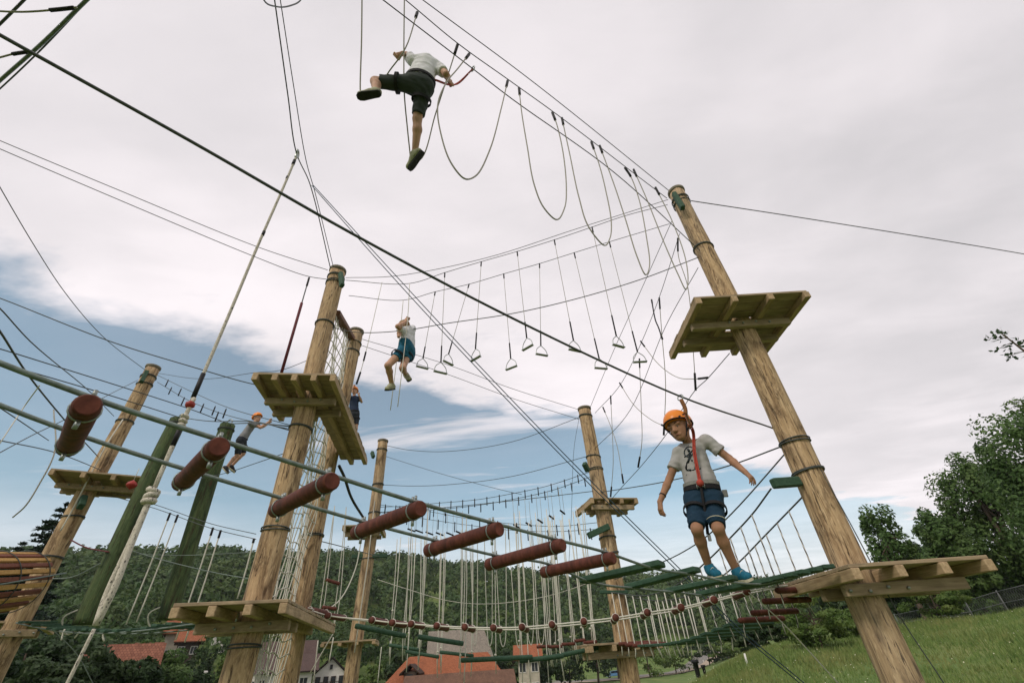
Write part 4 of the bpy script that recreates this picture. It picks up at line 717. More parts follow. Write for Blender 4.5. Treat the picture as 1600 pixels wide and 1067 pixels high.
m = MB(); m.box((cc.x - 2.12, cc.y - .6, cz + .7), .06, .3, .15); m.obj('headlight', M_WALL, t); m = MB(); m.box((cc.x - 2.12, cc.y + .6, cz + .7), .06, .3, .15); m.obj('headlight', M_WALL, t)
# squat flat-topped posts on the bank
for i, (p, lb) in enumerate(zip(D['bins'], ('taller dark flat-topped bin at the end of the road', 'small dark bin right of the taller bin by the road'))):
    p = Vector(p); g0 = ground_z(p.x, p.y); k = .62 - .2 * i; m = MB(); m.lathe([(0, .34 * k), (.5, .36 * k), (.9, .42 * k), (.9001, .62 * k), (1, .62 * k)], (p.x, p.y, g0), (p.x, p.y, p.z), 14)
    o = m.obj('litter_bin', M_BLACK, origin=(p.x, p.y, g0)); tag(o, lb, 'bin')
a, b = map(Vector, D['stake']); g0 = ground_z(a.x, a.y)
m = MB(); m.lathe([(0, .04), (.97, .045), (1, .02)], (a.x - .02, a.y, g0 - .2), a, 8); tag(m.obj('marker_stake', M_WALL, origin=(a.x, a.y, g0)), 'white marker stake standing in the grass of the bank', 'stake')
for i in range(4):
    x = 24 + i * 9; y = 151 + i * 4.6; g0 = ground_z(x, y); m = MB(); m.box((x, y, g0 + .5), .16, .16, 1.1, bev=.02)
    tag(m.obj('delineator_post', M_WALL, origin=(x, y, g0)), f'{("first", "second", "third", "fourth")[i]} short white roadside post beyond the road, from the left', 'post', 'white posts along the road')
# wire fence on the bank
fp = [Vector(p) for p in D['fence']]; c0 = fp[0].copy(); c0.z = ground_z(c0.x, c0.y)
t = thing('wire_fence', 'low dark chain-link fence along the top of the grassy bank', 'fence', tuple(c0))
M_FENCE = simple('fence_wire', (.14, .15, .14), .6, .3, bstr=0)
tops = []
for p in fp:
    g0 = ground_z(p.x, p.y); m = MB(); m.lathe([(0, .035), (1, .03)], (p.x, p.y, g0 - .2), (p.x, p.y, g0 + 1.3), 8); m.obj('post', M_FENCE, t); tops.append(Vector((p.x, p.y, g0)))
m = MB()
for a, b in zip(tops, tops[1:]):
    n = int((b - a).length / .22)
    for zz in (.1, .65, 1.22): m.tube([a + Vector((0, 0, zz)), b + Vector((0, 0, zz))], .022, 4)
    for i in range(n):
        p0 = a.lerp(b, i / n); p1 = a.lerp(b, min(1, (i + 3) / n)); m.tube([p0 + Vector((0, 0, .1)), p1 + Vector((0, 0, 1.22))], .006, 3, False); m.tube([p1 + Vector((0, 0, .1)), p0 + Vector((0, 0, 1.22))], .006, 3, False)
o = m.obj('wire_mesh', M_FENCE, t)
# ------------------------------------------------------------------ poles
def pole(name, label, x, y, ztop, rb, rt, m, rings=(), blocks=(), cap=True, base=None, lean=(0, 0), group=None):
    z0 = ground_z(x, y) - .6 if base is None else base
    o = (x, y, z0 if base is not None else ground_z(x, y)); n = 46; prof = []; ph = rnd.random() * 9
    mb = MB(); vs = []; S = 20
    for i in range(n + 1):
        t = i / n; z = z0 + (ztop - z0) * t; r = rb + (rt - rb) * t
        for k in range(S):
            a = 2 * math.pi * k / S; p = Vector((math.cos(a), math.sin(a), 0))
            d = mnoise.noise(Vector((p.x * 1.3 + ph, p.y * 1.3, z * .45))) * .07 + mnoise.noise(Vector((p.x * 4 + ph, p.y * 4, z * 1.6))) * .035
            vs.append((x + lean[0] * (1 - t) + p.x * r * (1 + d) + .022 * math.sin(z * .8 + ph), y + lean[1] * (1 - t) + p.y * r * (1 + d) + .022 * math.cos(z * .7 + ph), z))
    fs = [(i * S + k, i * S + (k + 1) % S, (i + 1) * S + (k + 1) % S, (i + 1) * S + k) for i in range(n) for k in range(S)] + [tuple(range(S))[::-1], tuple(n * S + k for k in range(S))]
    mb.add(vs, fs); t = mb.obj(name, m, origin=o); tag(t, label, 'pole', group)
    if cap:
        c = MB(); c.lathe([(0, rt * 1.04), (.25, rt * 1.12), (.8, rt * 1.12), (1, rt * .9)], (x + .022 * math.sin(ztop * .8 + ph), y + .022 * math.cos(ztop * .7 + ph), ztop - .03), (x + .022 * math.sin(ztop * .8 + ph), y + .022 * math.cos(ztop * .7 + ph), ztop + .05), 20); c.obj('pole_cap', M_CAPW, t)
    for rzz in rings:
        c = MB(); tilt = rnd.uniform(-.14, .14); f = (rzz - z0) / (ztop - z0); rr = rb + (rt - rb) * f
        for k in range(2): c.torus((x + lean[0] * (1 - f) + .022 * math.sin(rzz * .8 + ph), y + lean[1] * (1 - f) + .022 * math.cos(rzz * .7 + ph), rzz + k * .019 - .0095), (tilt, rnd.uniform(-.1, .1), 1), rr * 1.05 + .004, .0085, 24, 6)
        c.obj('wire_collar', M_CABLE, t)
    for a, b, w in blocks:
        c = MB(); a = Vector(a); b = Vector(b); c.box((a + b) / 2, (b - a).length, w, w * .8, b - a, (0, 0, 1), .012); c.obj('guard_block', M_GREEN_PLANK, t)
    return t
M_CAPW = simple('weathered_cap', (.16, .14, .10), .8, .3, 8)
Pp = D['pole']; PR, PA, PB, PC, PD, PL, PE, PF = [Pp[k] for k in 'RABCDLEF']
pole('wooden_pole', 'thick leaning-looking wooden pole nearest on the right, carrying two plank platforms', *PR, .166, .132, M_POLE, (6.74, 3.47, 3.12, 8.0, 7.9), [((2.99, 4.70, 8.02), (2.98, 4.62, 7.50), .09), ((3.02, 4.85, 3.02), (2.66, 4.72, 2.98), .10)])
pole('wooden_pole', 'thick front left wooden pole with two wide plank decks and a green top block', *PA, .165, .135, M_POLE, (7.45, 7.3, 6.35, 4.46, 3.1, 1.9), [((-3.02, 5.5, 7.45), (-2.86, 5.36, 6.98), .085)])
pole('wooden_pole', 'wooden pole just behind the front left one, joined to it by the cargo net', *PB, .178, .145, M_POLE, (7.55, 7.3, 5.9, 3.5))
pole('wooden_pole', 'slim distant wooden pole left of the middle with small platforms', *PC, .165, .135, M_POLE, (6.75, 5.75, 5.0, 3.9), [((-4.35, 11.75, 3.95), (-3.5, 11.9, 3.95), .09), ((-4.2, 11.7, 6.65), (-4.1, 11.6, 6.45), .1)])
pole('wooden_pole', 'wooden pole right of the middle behind the boy, with a slanting small platform', *PD, .185, .15, M_POLE, (6.4, 5.35, 5.05, 3.6, 3.3), [((1.5, 9.62, 4.96), (1.42, 9.5, 5.1), .12), ((1.75, 9.66, 3.78), (1.28, 9.55, 3.60), .12), ((1.35, 9.6, 2.6), (1.9, 9.7, 2.58), .06)])
pole('wooden_pole', 'leaning-looking wooden pole at the far left with a slack white rope tied along it', *PL, .185, .14, M_POLE, (7.45, 7.25, 6.3, 4.3, 3.6), [((-8.5, 8.2, 7.5), (-8.42, 8.12, 7.15), .1), ((-8.45, 8.2, 4.62), (-8.3, 8.1, 4.4), .13)])
for k, lb in (('E', 'wooden pole outside the frame behind the viewer, holding the log bridge'), ('F', 'wooden pole outside the frame behind the viewer, holding the two steep cables')):
    pole('wooden_pole', lb, *Pp[k], .17, .14, M_POLE)
for i, (a, b) in enumerate(D['green_posts']):
    t = pole('hanging_post', ('green stained post hanging in cables, left of the pair', 'green stained post hanging in cables, right of the pair, by the boy in grey')[i], a[0], a[1], a[2], .155, .15, M_GREENPOLE, (a[2] - .12,), cap=False, base=b[2], lean=(b[0] - a[0], b[1] - a[1]), group='green posts hanging between cables')
    m = MB(); m.torus((a[0], a[1], a[2] + .06), (0.3, 1, 0), .08, .012, 14, 6); m.obj('eye_bolt', M_STEEL, t)
    m = MB(); m.tube(spline([(b[0] - .05, b[1], b[2] + .25), (b[0] - .28, b[1] - .1, b[2] + .1), (b[0] - .2, b[1], b[2] - .12), (b[0], b[1], b[2] - .05)], 5), .012, 6); m.obj('lashing', M_ROPE, t)
def red_ball(x, y, z, lb):
    t = thing('red_marker_ball', lb, 'ball', (x, y, z)); m = MB(); m.lathe([(i / 12, .085 * math.sin(math.pi * max(.02, min(.98, i / 12)))) for i in range(13)], (x, y, z - .085), (x, y, z + .085), 14); m.obj('ball', simple('red_plastic', (.32, .035, .03), .45, .15, bstr=0), t)
    m = MB(); m.tube([(x, y, z + .08), (x, y, z + .3)], .006, 5); m.obj('cord', M_ROPE, t)

# ------------------------------------------------------------------ platforms
def platform(name, label, corner, u, W, Dp, ztop, pole_xy, nj=4, npl=8, beams=True, notch=None, joist_h=.092, over=0, mx=None, pole_r=.135):
    c0 = Vector((corner[0], corner[1], 0)); u = Vector((u[0], u[1], 0)).normalized(); v = Vector((-u.y, u.x, 0)); pv = Vector((pole_xy[0], pole_xy[1], 0)) - c0; pu, pw = pv.dot(u), pv.dot(v)
    t = thing(name, label, 'platform', (pole_xy[0], pole_xy[1], ztop)); th = .032; pb = Dp / npl
    for i in range(npl):
        v0, v1 = i * pb + .004, (i + 1) * pb - .004; segs = [(0, W)]
        if notch and (v0 + v1) / 2 > notch[1]: segs = [(notch[0], W)]
        if v1 > pw - pole_r and v0 < pw + pole_r and segs[0][0] < pu < segs[0][1]:
            h = math.sqrt(max(.0001, pole_r ** 2 - min(abs(v0 - pw), abs(v1 - pw), 0 if v0 < pw < v1 else 9) ** 2)); segs = [(segs[0][0], pu - h), (pu + h, segs[0][1])]
        for a, b in segs:
            if b - a < .05: continue
            j = rnd.uniform(-.008, .012); m = MB(); c = c0 + u * ((a + b) / 2 + j) + v * ((v0 + v1) / 2) + Vector((0, 0, ztop - th / 2 + rnd.uniform(-.002, .002)))
            m.box(c, b - a, v1 - v0, th, u, v, .004); o = m.obj('plank', M_SAWN_X, t, origin=tuple(c)); 
    zj = ztop - th - .003 - joist_h / 2
    for i in range(nj):
        a = .035 + (W - .07) * i / (nj - 1); v0, v1 = -.01, Dp + .01
        if notch and a < notch[0] - .02: v1 = notch[1]
        spans = [(v0, v1)]
        if abs(a - pu) < pole_r + .03 and 0 < pw < v1: spans = [(v0, pw - pole_r - .01), (pw + pole_r + .01, v1)]
        for s0, s1 in spans:
            if s1 - s0 < .06: continue
            m = MB(); c = c0 + u * a + v * ((s0 + s1) / 2) + Vector((0, 0, zj)); m.box(c, .075, s1 - s0, joist_h, u, v, .005); m.obj('joist', M_SAWN_Y, t, origin=tuple(c))
    if beams:
        zb = zj - joist_h / 2 - .003 - .05
        for s in (-1, 1):
            bv = pw + s * (pole_r + .045); a0 = min(.04, pu - .25); a1 = max(W * .93, pu + .25)
            m = MB(); c = c0 + u * ((a0 + a1) / 2) + v * bv + Vector((0, 0, zb)); m.box(c, a1 - a0, .07, .10, u, v, .006); bo = m.obj('beam', M_SAWN_X, t, origin=tuple(c))
            for q in (-.16, -.05, .06, .17):
                m = MB(); p = c0 + u * (pu + q * 1.6) + v * (bv + s * .0385) + Vector((0, 0, zb + rnd.uniform(-.02, .02))); m.lathe([(0, .014), (.7, .014), (1, .008)], p, p + v * (s * .022), 8); m.obj('bolt', M_STEEL, bo)
    return t
platform('plank_platform', 'upper plank platform of the near right pole seen from below', (2.37, 4.25), (1, .012), 1.46, 1.25, 5.25, PR[:2])
platform('plank_platform', 'lower plank platform of the near right pole where the green planks arrive', (2.84, 4.39), (1, .012), 1.25, 1.5, 2.145, PR[:2])
platform('plank_platform', 'upper plank platform of the front left pole with a gangway reaching to the pole behind', (-3.54, 4.88), (1, .165), 1.08, 3.1, 4.98, PA[:2], nj=5, npl=21, notch=(.58, 1.25))
platform('plank_platform', 'lower plank platform of the front left pole, edge on with bolted beams', (-3.47, 4.80), (1, .21), 1.05, 3.1, 2.25, PA[:2], nj=4, npl=21, notch=(.45, 1.3))
platform('plank_platform', 'slanting-looking upper platform of the pole right of the middle', (1.44, 9.5), (1, .24), 1.08, 1.05, 4.35, PD[:2])
platform('plank_platform', 'thin lower platform of the pole right of the middle', (.98, 9.3), (1, .2), 1.35, 1.0, 1.80, PD[:2])
platform('plank_platform', 'small upper platform of the distant slim pole behind the fourth red log', (-4.55, 11.35), (1, .15), .95, .95, 4.62, PC[:2])
platform('plank_platform', 'thin lower platform of the distant slim pole', (-4.6, 11.35), (1, .2), 1.15, 1.0, 2.2, PC[:2], beams=False, joist_h=.055)
platform('plank_platform', 'upper platform of the far left pole below the first red log', (-8.75, 7.6), (1, .55), 1.45, 1.25, 5.0, PL[:2])
platform('plank_platform', 'lower platform of the far left pole at the mouth of the barrel tunnel', (-9.3, 7.7), (1, .75), 1.35, 1.1, 2.62, PL[:2])

# ------------------------------------------------------------------ cables
CO = {}
def cable(key, label, r, m=None, name='steel_cable', cat='cable', sub=8, group=None):
    pts = spline(D['Q'][key], sub); mid = pts[len(pts) // 2]; mb = MB(); mb.tube(pts, r, 6)
    CO[key] = tag(mb.obj(name, m or M_CABLE, origin=tuple(mid)), label, cat, group); return CO[key]
def rope(name, label, pts, r, m, cat='rope', group=None, sub=6, sleeves=(), parts=None):
    pp = spline(pts, sub); t = thing(name, label, cat, tuple(pp[0]), group); mb = MB(); mb.tube(pp, r, 6); mb.obj('rope', m, t)
    for (s0, s1, rr) in sleeves:
        q = [lerp_path(pp, s0 + (s1 - s0) * k / 4) for k in range(5)]; mb = MB(); mb.tube(q, rr, 7); mb.obj('sleeve', M_BLACK, t)
    return t
CAB = [('safety', 'thickest dark cable crossing the whole sky diagonally, the boy is clipped to it', .0095, M_CABLE),
 ('loop_top', 'topmost cable of the rope loop crossing, from the top border', .006, M_CABLE), ('loop_carry', 'cable from which the rope loops hang, second from the top at the right pole', .006, M_CABLE),
 ('loop_safety', 'lower cable of the loop crossing to which the man is clipped', .0065, M_CABLE), ('st_top', 'taut cable between the tops of the front left pole and the near right pole', .0055, M_CABLE),
 ('st_near', 'sagging front carrying cable of the stirrup crossing', .0055, M_CABLE), ('st_far', 'sagging back carrying cable of the stirrup crossing', .0055, M_CABLE), ('st_hand', 'low cable crossing behind the climber between the left poles and the near right pole', .007, M_CABLE),
 ('rd_a', 'upper thin cable slanting down between the near right and the middle pole top', .006, M_CABLE), ('rd_b', 'second thin cable slanting down beside the upper one with hanging ropes', .006, M_CABLE), ('rd_hand', 'long slanting cable from the collar of the near right pole to the middle pole', .006, M_CABLE),
 ('rd_low', 'cable from under the upper right platform with rope ends clipped along it', .006, M_CABLE), ('ae_a', 'left of the two steep cables rising from the front left pole to the top border', .008, M_CABLE), ('ae_b', 'right of the two steep cables rising from the front left pole to the top border', .006, M_CABLE),
 ('right_guy', 'guy cable leaving the near right pole top towards the right border', .009, M_CABLE), ('pole_wire', 'thin wire running down along the right side of the near right pole', .005, M_CABLE),
 ('am_a', 'upper of two thin parallel cables from the left border to the front left pole top', .006, M_CABLE), ('am_b', 'lower of two thin parallel cables from the left border to the front left pole top', .006, M_CABLE),
 ('le', 'thin curved cable falling from the left border to the far left pole top', .006, M_CABLE), ('a_ring_left', 'cable from the left border across blue sky towards the front left pole', .007, M_CABLE),
 ('lp_a', 'thin dark cable crossing down behind the first red log towards the far left pole', .006, M_CABLE), ('lp_b', 'thicker dark cable crossing down behind the first red log to the far left platform', .0085, M_CABLE),
 ('g2_left', 'cable from the left border to the top of the right green post', .0085, M_CABLE), ('g2_right', 'thick cable held by the boy in grey, from the right green post', .011, M_CABLE), ('g1_left', 'cable from the left border to the top of the left green post', .0085, M_CABLE), ('g1_right', 'cable linking the left green post top to the front left pole', .008, M_CABLE),
 ('la_a', 'upper hook-lined cable from the far left pole top to the front left pole', .006, M_CABLE), ('la_b', 'lower hook-lined cable from the far left pole top to the front left pole', .006, M_CABLE), ('la_top', 'thin cable passing under the white cloud to the front left upper platform', .005, M_CABLE),
 ('x1', 'short thin cable at the left border below the first red log', .006, M_CABLE), ('x2', 'thin cable rising behind the first red log towards the far left pole top', .006, M_CABLE), ('x3', 'thin cable at the left border running to the far left upper platform', .007, M_CABLE),
 ('foot5', 'foot cable under the boy in grey beside the second red log', .006, M_CABLE), ('x4', 'lower of the two cables carrying the pairs of white ropes left of the front pole', .006, M_CABLE), ('x4b', 'upper of the two cables carrying the pairs of white ropes left of the front pole', .006, M_CABLE),
 ('l_low', 'twisted short cable between the far left pole and the left green post', .011, M_DARKRED), ('back_a', 'pale cable falling in front of the wooded hill left of the front pole', .006, M_CABLE_GREEN), ('back_b', 'pale level cable in front of the hill crest behind the green posts', .006, M_CABLE_GREEN),
 ('bd_a', 'upper of two thin cables from the second pole top to the middle pole', .006, M_CABLE), ('bd_b', 'lower of two thin cables from the second pole top to the middle pole', .006, M_CABLE),
 ('cd_top', 'sagging cable from the distant slim pole top to the pole right of the middle', .007, M_CABLE), ('cd_mid', 'lower sagging cable in the blue sky between the slim and the middle pole', .007, M_CABLE), ('c_guy', 'thin cable falling from the distant slim pole top to the far ladder crossing', .006, M_CABLE),
 ('cu_near', 'upper cable of the far crossing with short hooks', .0065, M_CABLE), ('cu_far', 'second cable of the far crossing with short hooks', .0065, M_CABLE), ('cu_safety', 'taut dark cable of the far crossing with the foot rungs', .008, M_CABLE),
 ('cl_near', 'lower sagging cable carrying the far white ropes, near one', .006, M_CABLE), ('cl_far', 'lower sagging cable carrying the far white ropes, far one', .006, M_CABLE), ('c_hand', 'pale yellowish cable sagging across the wooded hill', .006, M_ROPE),
 ('b_ring', 'cable from the collar of the second pole to the distant slim pole', .008, M_CABLE), ('bot_left_guy', 'thin guy wire from the far left lower platform down to the bushes', .007, M_CABLE_GREEN)]
for k, lb, r, m in CAB: cable(k, lb, r, m)
cable('belay_a', 'left strand of the long double blue belay rope running to the lower right', .006, M_BLUECABLE, 'belay_rope', 'rope'); cable('belay_b', 'right strand of the long double blue belay rope running to the lower right', .006, M_BLUECABLE, 'belay_rope', 'rope')
cable('tail_rope', 'thin pale rope hanging from the red rollers down to the grass', .006, M_ROPE, 'guy_rope', 'rope'); cable('d_left_rope', 'thin dark rope hanging beside the pole right of the middle', .005, M_CABLE, 'hanging_line', 'rope')
cable('hose', 'black sleeved rope curving from the gangway towards the distant slim pole', .03, M_BLACK, 'sleeved_rope', 'rope')
def handline(pts, label, r, m=M_CABLE, name='steel_cable'):
    pp = spline(pts, 8); mb = MB(); mb.tube(pp, r, 6); return tag(mb.obj(name, m, origin=tuple(pp[len(pp) // 2])), label, 'cable')
handline(D['b_hand'], 'dark cable passing behind the boy at waist height', .0085)
handline(D['rail_top'], 'uppermost slanting cable right of the boy, from the near right pole', .008)
for k, lb in (('a', 'first of the near overhead cables in the upper left corner'), ('b', 'second of the near overhead cables in the upper left corner'), ('c', 'short overhead cable cutting the extreme upper left corner')):
    handline(D['tl'][k], lb, {'a': .011, 'b': .005, 'c': .008}[k], M_CABLE_GREEN if k == 'a' else M_CABLE)
for k, lb in (('r1', 'upper rope clipped to the near overhead cables in the upper left corner'), ('r2', 'lower rope clipped to the near overhead cables in the upper left corner')):
    rope('clipped_rope', lb, D['tl'][k], .006, M_ROPE_TAN, sleeves=[(.03, .28, .012)])
# ------------------------------------------------------------------ log and plank bridge
bn = Vector((*D['bridge_line'][2], 0))
t = thing('log_bridge', 'hanging bridge of dark red logs and green planks the boy is walking on', 'bridge', (0.3, 2.8, 2.05))
logs = D['logs']; planks = D['planks']
for a, b in logs:
    a, b = Vector(a), Vector(b); ax = (a - b).normalized(); na, nb_ = a, b; c = (a + b) / 2
    mb = MB(); mb.lathe([(0, .028), (.008, .0325), (.016, .034), (.3, .0333), (.6, .0347), (.984, .034), (.992, .0325), (1, .028)], b, a, 18, .012); n0 = len(mb.f)
    lg = mb.obj('log', [M_RED, M_ENDGRAIN], t, origin=tuple(c))
    for p in lg.data.polygons:
        if len(p.vertices) > 4: p.material_index = 1; p.use_smooth = False
    for s in (.11, .90):
        q = b.lerp(a, s); m = MB(); m.torus(q, ax, .0362, .0032, 16, 5)
        m.box(q + Vector((0, 0, .040)), .04, .026, .010, ax, (1, 0, 0), .003)
        for k in (-.012, .012): m.lathe([(0, .006), (1, .006)], q + Vector((0, 0, .04)) + ax * k, q + Vector((0, 0, .062)) + ax * k, 6); 
        m.lathe([(0, .007), (1, .007)], q + Vector((0, 0, -.06)), q + Vector((0, 0, -.034)), 6)
        m.obj('clamp', M_STEEL, lg)
last = (planks[-1][0], planks[-1][1])
edge_n, edge_f = Vector((2.85, 4.50, 2.165)), Vector((2.74, 5.75, 2.165))
allp = [(Vector(a), Vector(b)) for a, b in planks]
e0 = allp[-1]
for k in range(1, 6): f = k / 6.; allp.append((e0[0].lerp(edge_n, f), e0[1].lerp(edge_f, f)))
for i, (a, b) in enumerate(allp):
    ax = (a - b).normalized(); c = (a + b) / 2; wd = Vector((ax.y, -ax.x, 0)).normalized(); m = MB()
    m.box(c, (a - b).length, .115, .036, ax, wd + Vector((0, 0, rnd.uniform(-.05, .05))), .006); m.obj('plank', M_GREEN_PLANK, t, origin=tuple(c))
near_c = [Vector(b).lerp(Vector(a), .9) for a, b in logs] ; far_c = [Vector(b).lerp(Vector(a), .11) for a, b in logs]
for side, cl, s in (('near', near_c, .9), ('far', far_c, .11)):
    off = Vector((0, 0, .040)); tail = cl[0] + (cl[0] - cl[1]).normalized() * 1.0; endE = Vector((PE[0], PE[1], cl[0].z + .55)) + bn * (.2 if side == 'near' else -.2)
    pts = [endE, tail + Vector((0, 0, .10)), *[p + off for p in cl], *[b.lerp(a, s) + Vector((0, 0, -.02)) for a, b in allp]]
    m = MB(); m.tube(spline(pts, 6), .0085, 7); m.obj('bridge_cable', M_CABLE_GREEN, t)
# ------------------------------------------------------------------ rope loops and stirrups
LL = {'l1': 'rope loop just right of the man, hanging wide', 'l2': 'second rope loop right of the man, long and narrow', 'l3': 'third rope loop from the man, in the middle of the row', 'l4': 'rope loop next to the last before the near right pole', 'l5': 'rope loop closest to the near right pole', 'rear': 'rope loop under the rear foot of the man', 'front': 'rope loop under the front foot of the man'}
for k, pts in D['loops'].items():
    rope('rope_loop', LL[k], pts, .0075, M_ROPE_TAN, 'rope', 'rope loops of the high crossing', 8, [(.0, .035, .018), (.965, 1, .018)])
ORD = ['first', 'second', 'third', 'fourth', 'fifth', 'sixth', 'seventh', 'eighth', 'ninth', 'tenth', 'eleventh', 'twelfth', 'thirteenth', 'fourteenth', 'fifteenth', 'sixteenth', 'seventeenth', 'eighteenth', 'nineteenth', 'twentieth', 'twenty-first', 'twenty-second', 'twenty-third', 'twenty-fourth']
sorted_st = sorted(D['stirrups'], key=lambda s: s[1][0] / s[1][1])
for i, (a, b) in enumerate(sorted_st):
    a, b = Vector(a), Vector(b); t = rope('hanging_stirrup', f'{ORD[i]} metal stirrup on a thin rope, counted from the white shirted climber', [a, a.lerp(b, .5), b], .0045, M_ROPE_TAN, 'stirrup', 'stirrups between the climber and the near right pole', 2, [(0, .06, .012), (.84, 1, .011)])
    an = rnd.uniform(-.9, .9); u = Vector((math.cos(an), math.sin(an), 0)); p0 = b - Vector((0, 0, .0)); m = MB()
    tri = [p0, p0 - u * .075 + Vector((0, 0, -.08)), p0 - u * .095 + Vector((0, 0, -.17))]; tri2 = [p0, p0 + u * .075 + Vector((0, 0, -.08)), p0 + u * .095 + Vector((0, 0, -.17))]
    m.tube(spline(tri, 4), .006, 5); m.tube(spline(tri2, 4), .006, 5); m.obj('bow', M_STEEL, t); m = MB(); w = Vector((-u.y, u.x, 0)); m.box(p0 + Vector((0, 0, -.172)), .2, .045, .014, u, w, .003); m.obj('footrest', M_STEEL, t)
for i, (a, b) in enumerate(D['grips']): rope('grip_rope', ('front rope held in both fists by the white shirted climber', 'back rope passing in front of the face of the white shirted climber')[i], [a, b, Vector(b) + Vector((0, 0, -1.55))], .006, M_ROPE, sub=3)
for i, p in enumerate(D['rd_ropes']):
    rope('clipped_rope', ['rope hanging beside the near right pole to the slanting cable', 'long rope hanging down behind the helmet of the boy', 'curved rope slung to the right under the upper right platform', 'rope hanging left of the boy to the slanting cable', 'curved rope passing behind the orange helmet', 'rope hanging to the platform of the pole right of the middle', 'short curved rope close to the pole right of the middle', 'short black sleeved rope with a stirrup left of the near right pole'][i], p, .0065 if i != 7 else .012, M_ROPE_TAN if i != 7 else M_BLACK, 'rope', 'ropes of the slanting crossing', 6, [(0, .09, .016), (.9, 1, .018)])
# plumb rope with its thick lower part
a, b = map(Vector, D['plumb']); L = (a - b).length
t = thing('climbing_rope', 'long vertical rope hanging from the steep cables, thick and knotted at its lower end', 'rope', tuple(a))
P_ = lambda z: a.lerp(b, z)
m = MB(); m.tube(spline([P_(i / 14) + Vector((math.sin(i) * .004, 0, 0)) for i in range(11)], 4), .014, 8); m.obj('rope', M_ROPE_FLECK, t)
m = MB(); m.torus(P_(.0), (1, .3, 0), .045, .014, 14, 6); m.box(P_(.012), .03, .05, .08, bev=.008); m.obj('shackle', M_STEEL, t)
for z0, z1, rr, mm in ((.03, .05, .024, M_BLACK), (.10, .11, .02, M_BLACK), (.30, .313, .02, M_BLACK), (.655, .70, .023, M_BLACK), (.745, .78, .021, M_BLACK)):
    m = MB(); m.tube([P_(z0), P_(z1)], rr * .8, 8); m.obj('sleeve', mm, t)
m = MB(); m.tube(spline([P_(.70) + Vector((.012, 0, 0)), P_(.73), P_(.78), P_(.84)], 4), .016, 8); m.obj('lower_rope', M_ROPE_FLECK, t)
for z0, rr in ((.733, .034), (.845, .050)):
    m = MB()
    for k in range(3): m.torus(P_(z0 + k * .007), (rnd.uniform(-.6, .6), rnd.uniform(-.6, .6), 1), rr * .6, rr * .42, 14, 7)
    m.obj('knot', M_ROPE_FLECK, t)
m = MB()
for s in (-1, 1): m.tube(spline([P_(.85), P_(.91) + Vector((s * .014, -s * .01, 0)), P_(.965) + Vector((s * .034, -s * .02, 0)), P_(1.0)], 4), .019, 8)
m.obj('foot_loop', M_ROPE_FLECK, t)
m = MB(); m.lathe([(0, .015), (.3, .036), (.7, .036), (1, .015)], P_(.706), P_(.718), 10); m.obj('red_stopper', simple('red_plastic', (.32, .035, .03), .45, .15, bstr=0), t)
b2 = b + Vector((0, 0, -.02)); rope('tail_rope', 'thin loose rope below the knotted end of the long climbing rope', [b2, b2 + Vector((-.05, .02, -.35)), b2 + Vector((-.16, .05, -.8)), b2 + Vector((-.2, .1, -1.3))], .010, M_ROPE_FLECK)
pb_ = P_(.74); red_ball(-7.0, 7.55, 4.55, 'small red ball hanging left of the left green post')
rope('rope_loop', 'sagging loop of rope at the top border left of the hanging ropes', D['ae_loop'], .009, M_CABLE)
a, b = map(Vector, D['red_sleeve']); t = rope('sleeved_rope', 'vertical rope in a dark red sleeve left of the front left pole top', [a, b], .009, M_CABLE, sleeves=[(0, .1, .016)]); m = MB(); m.tube([a.lerp(b, .3), a.lerp(b, .65), b], .021, 8); m.obj('red_sleeve', M_DARKRED, t)
rope('belay_rope', 'pale rope hanging from the stirrup cables to the helmeted child on the gangway', D['belay4'], .007, M_ROPE, sleeves=[(.72, .8, .018), (.9, 1, .02)])
rope('slack_rope', 'loose thin rope swinging in the blue sky under the first red log', D['slack_rope'], .007, M_ROPE_TAN); rope('slack_rope', 'pale thin rope slanting behind the first red log to the left border', D['slack_rope2'], .005, M_ROPE)
lx, ly = PL[0] + .16, PL[1] - .2; rope('tied_rope', 'slack white rope tied along the far left pole', [(lx, ly, 6.25), (lx + .10, ly - .16, 5.6), (lx + .05, ly - .12, 5.0), (lx - .02, ly - .04, 4.4), (lx - .06, ly - .02, 4.0)], .012, M_ROPE)
for i, (p, q) in enumerate(D['la_hooks']):
    m = MB(); p, q = Vector(p), Vector(q); m.tube([p, q], .012, 5); m.torus(p, (1, 1, 0), .02, .006, 8, 4); m.obj('hook', M_BLACK, CO['la_a' if i % 2 else 'la_b'])
hp = D['hang_pairs']
for i, (p, q) in enumerate(hp):
    rope('hanging_rope', ['short white rope at the far left pole side of the paired ropes', 'left rope of the first white pair left of the right green post', 'right rope of the first white pair left of the right green post', 'left rope of the white pair right of the right green post', 'right rope of the white pair right of the right green post', 'white rope hanging close to the left side of the front left pole'][i], [p, Vector(p).lerp(Vector(q), .5) + Vector((.01, 0, 0)), q], .010, M_ROPE, 'rope', 'paired white ropes left of the front pole', 3, [(0, .08, .018)])
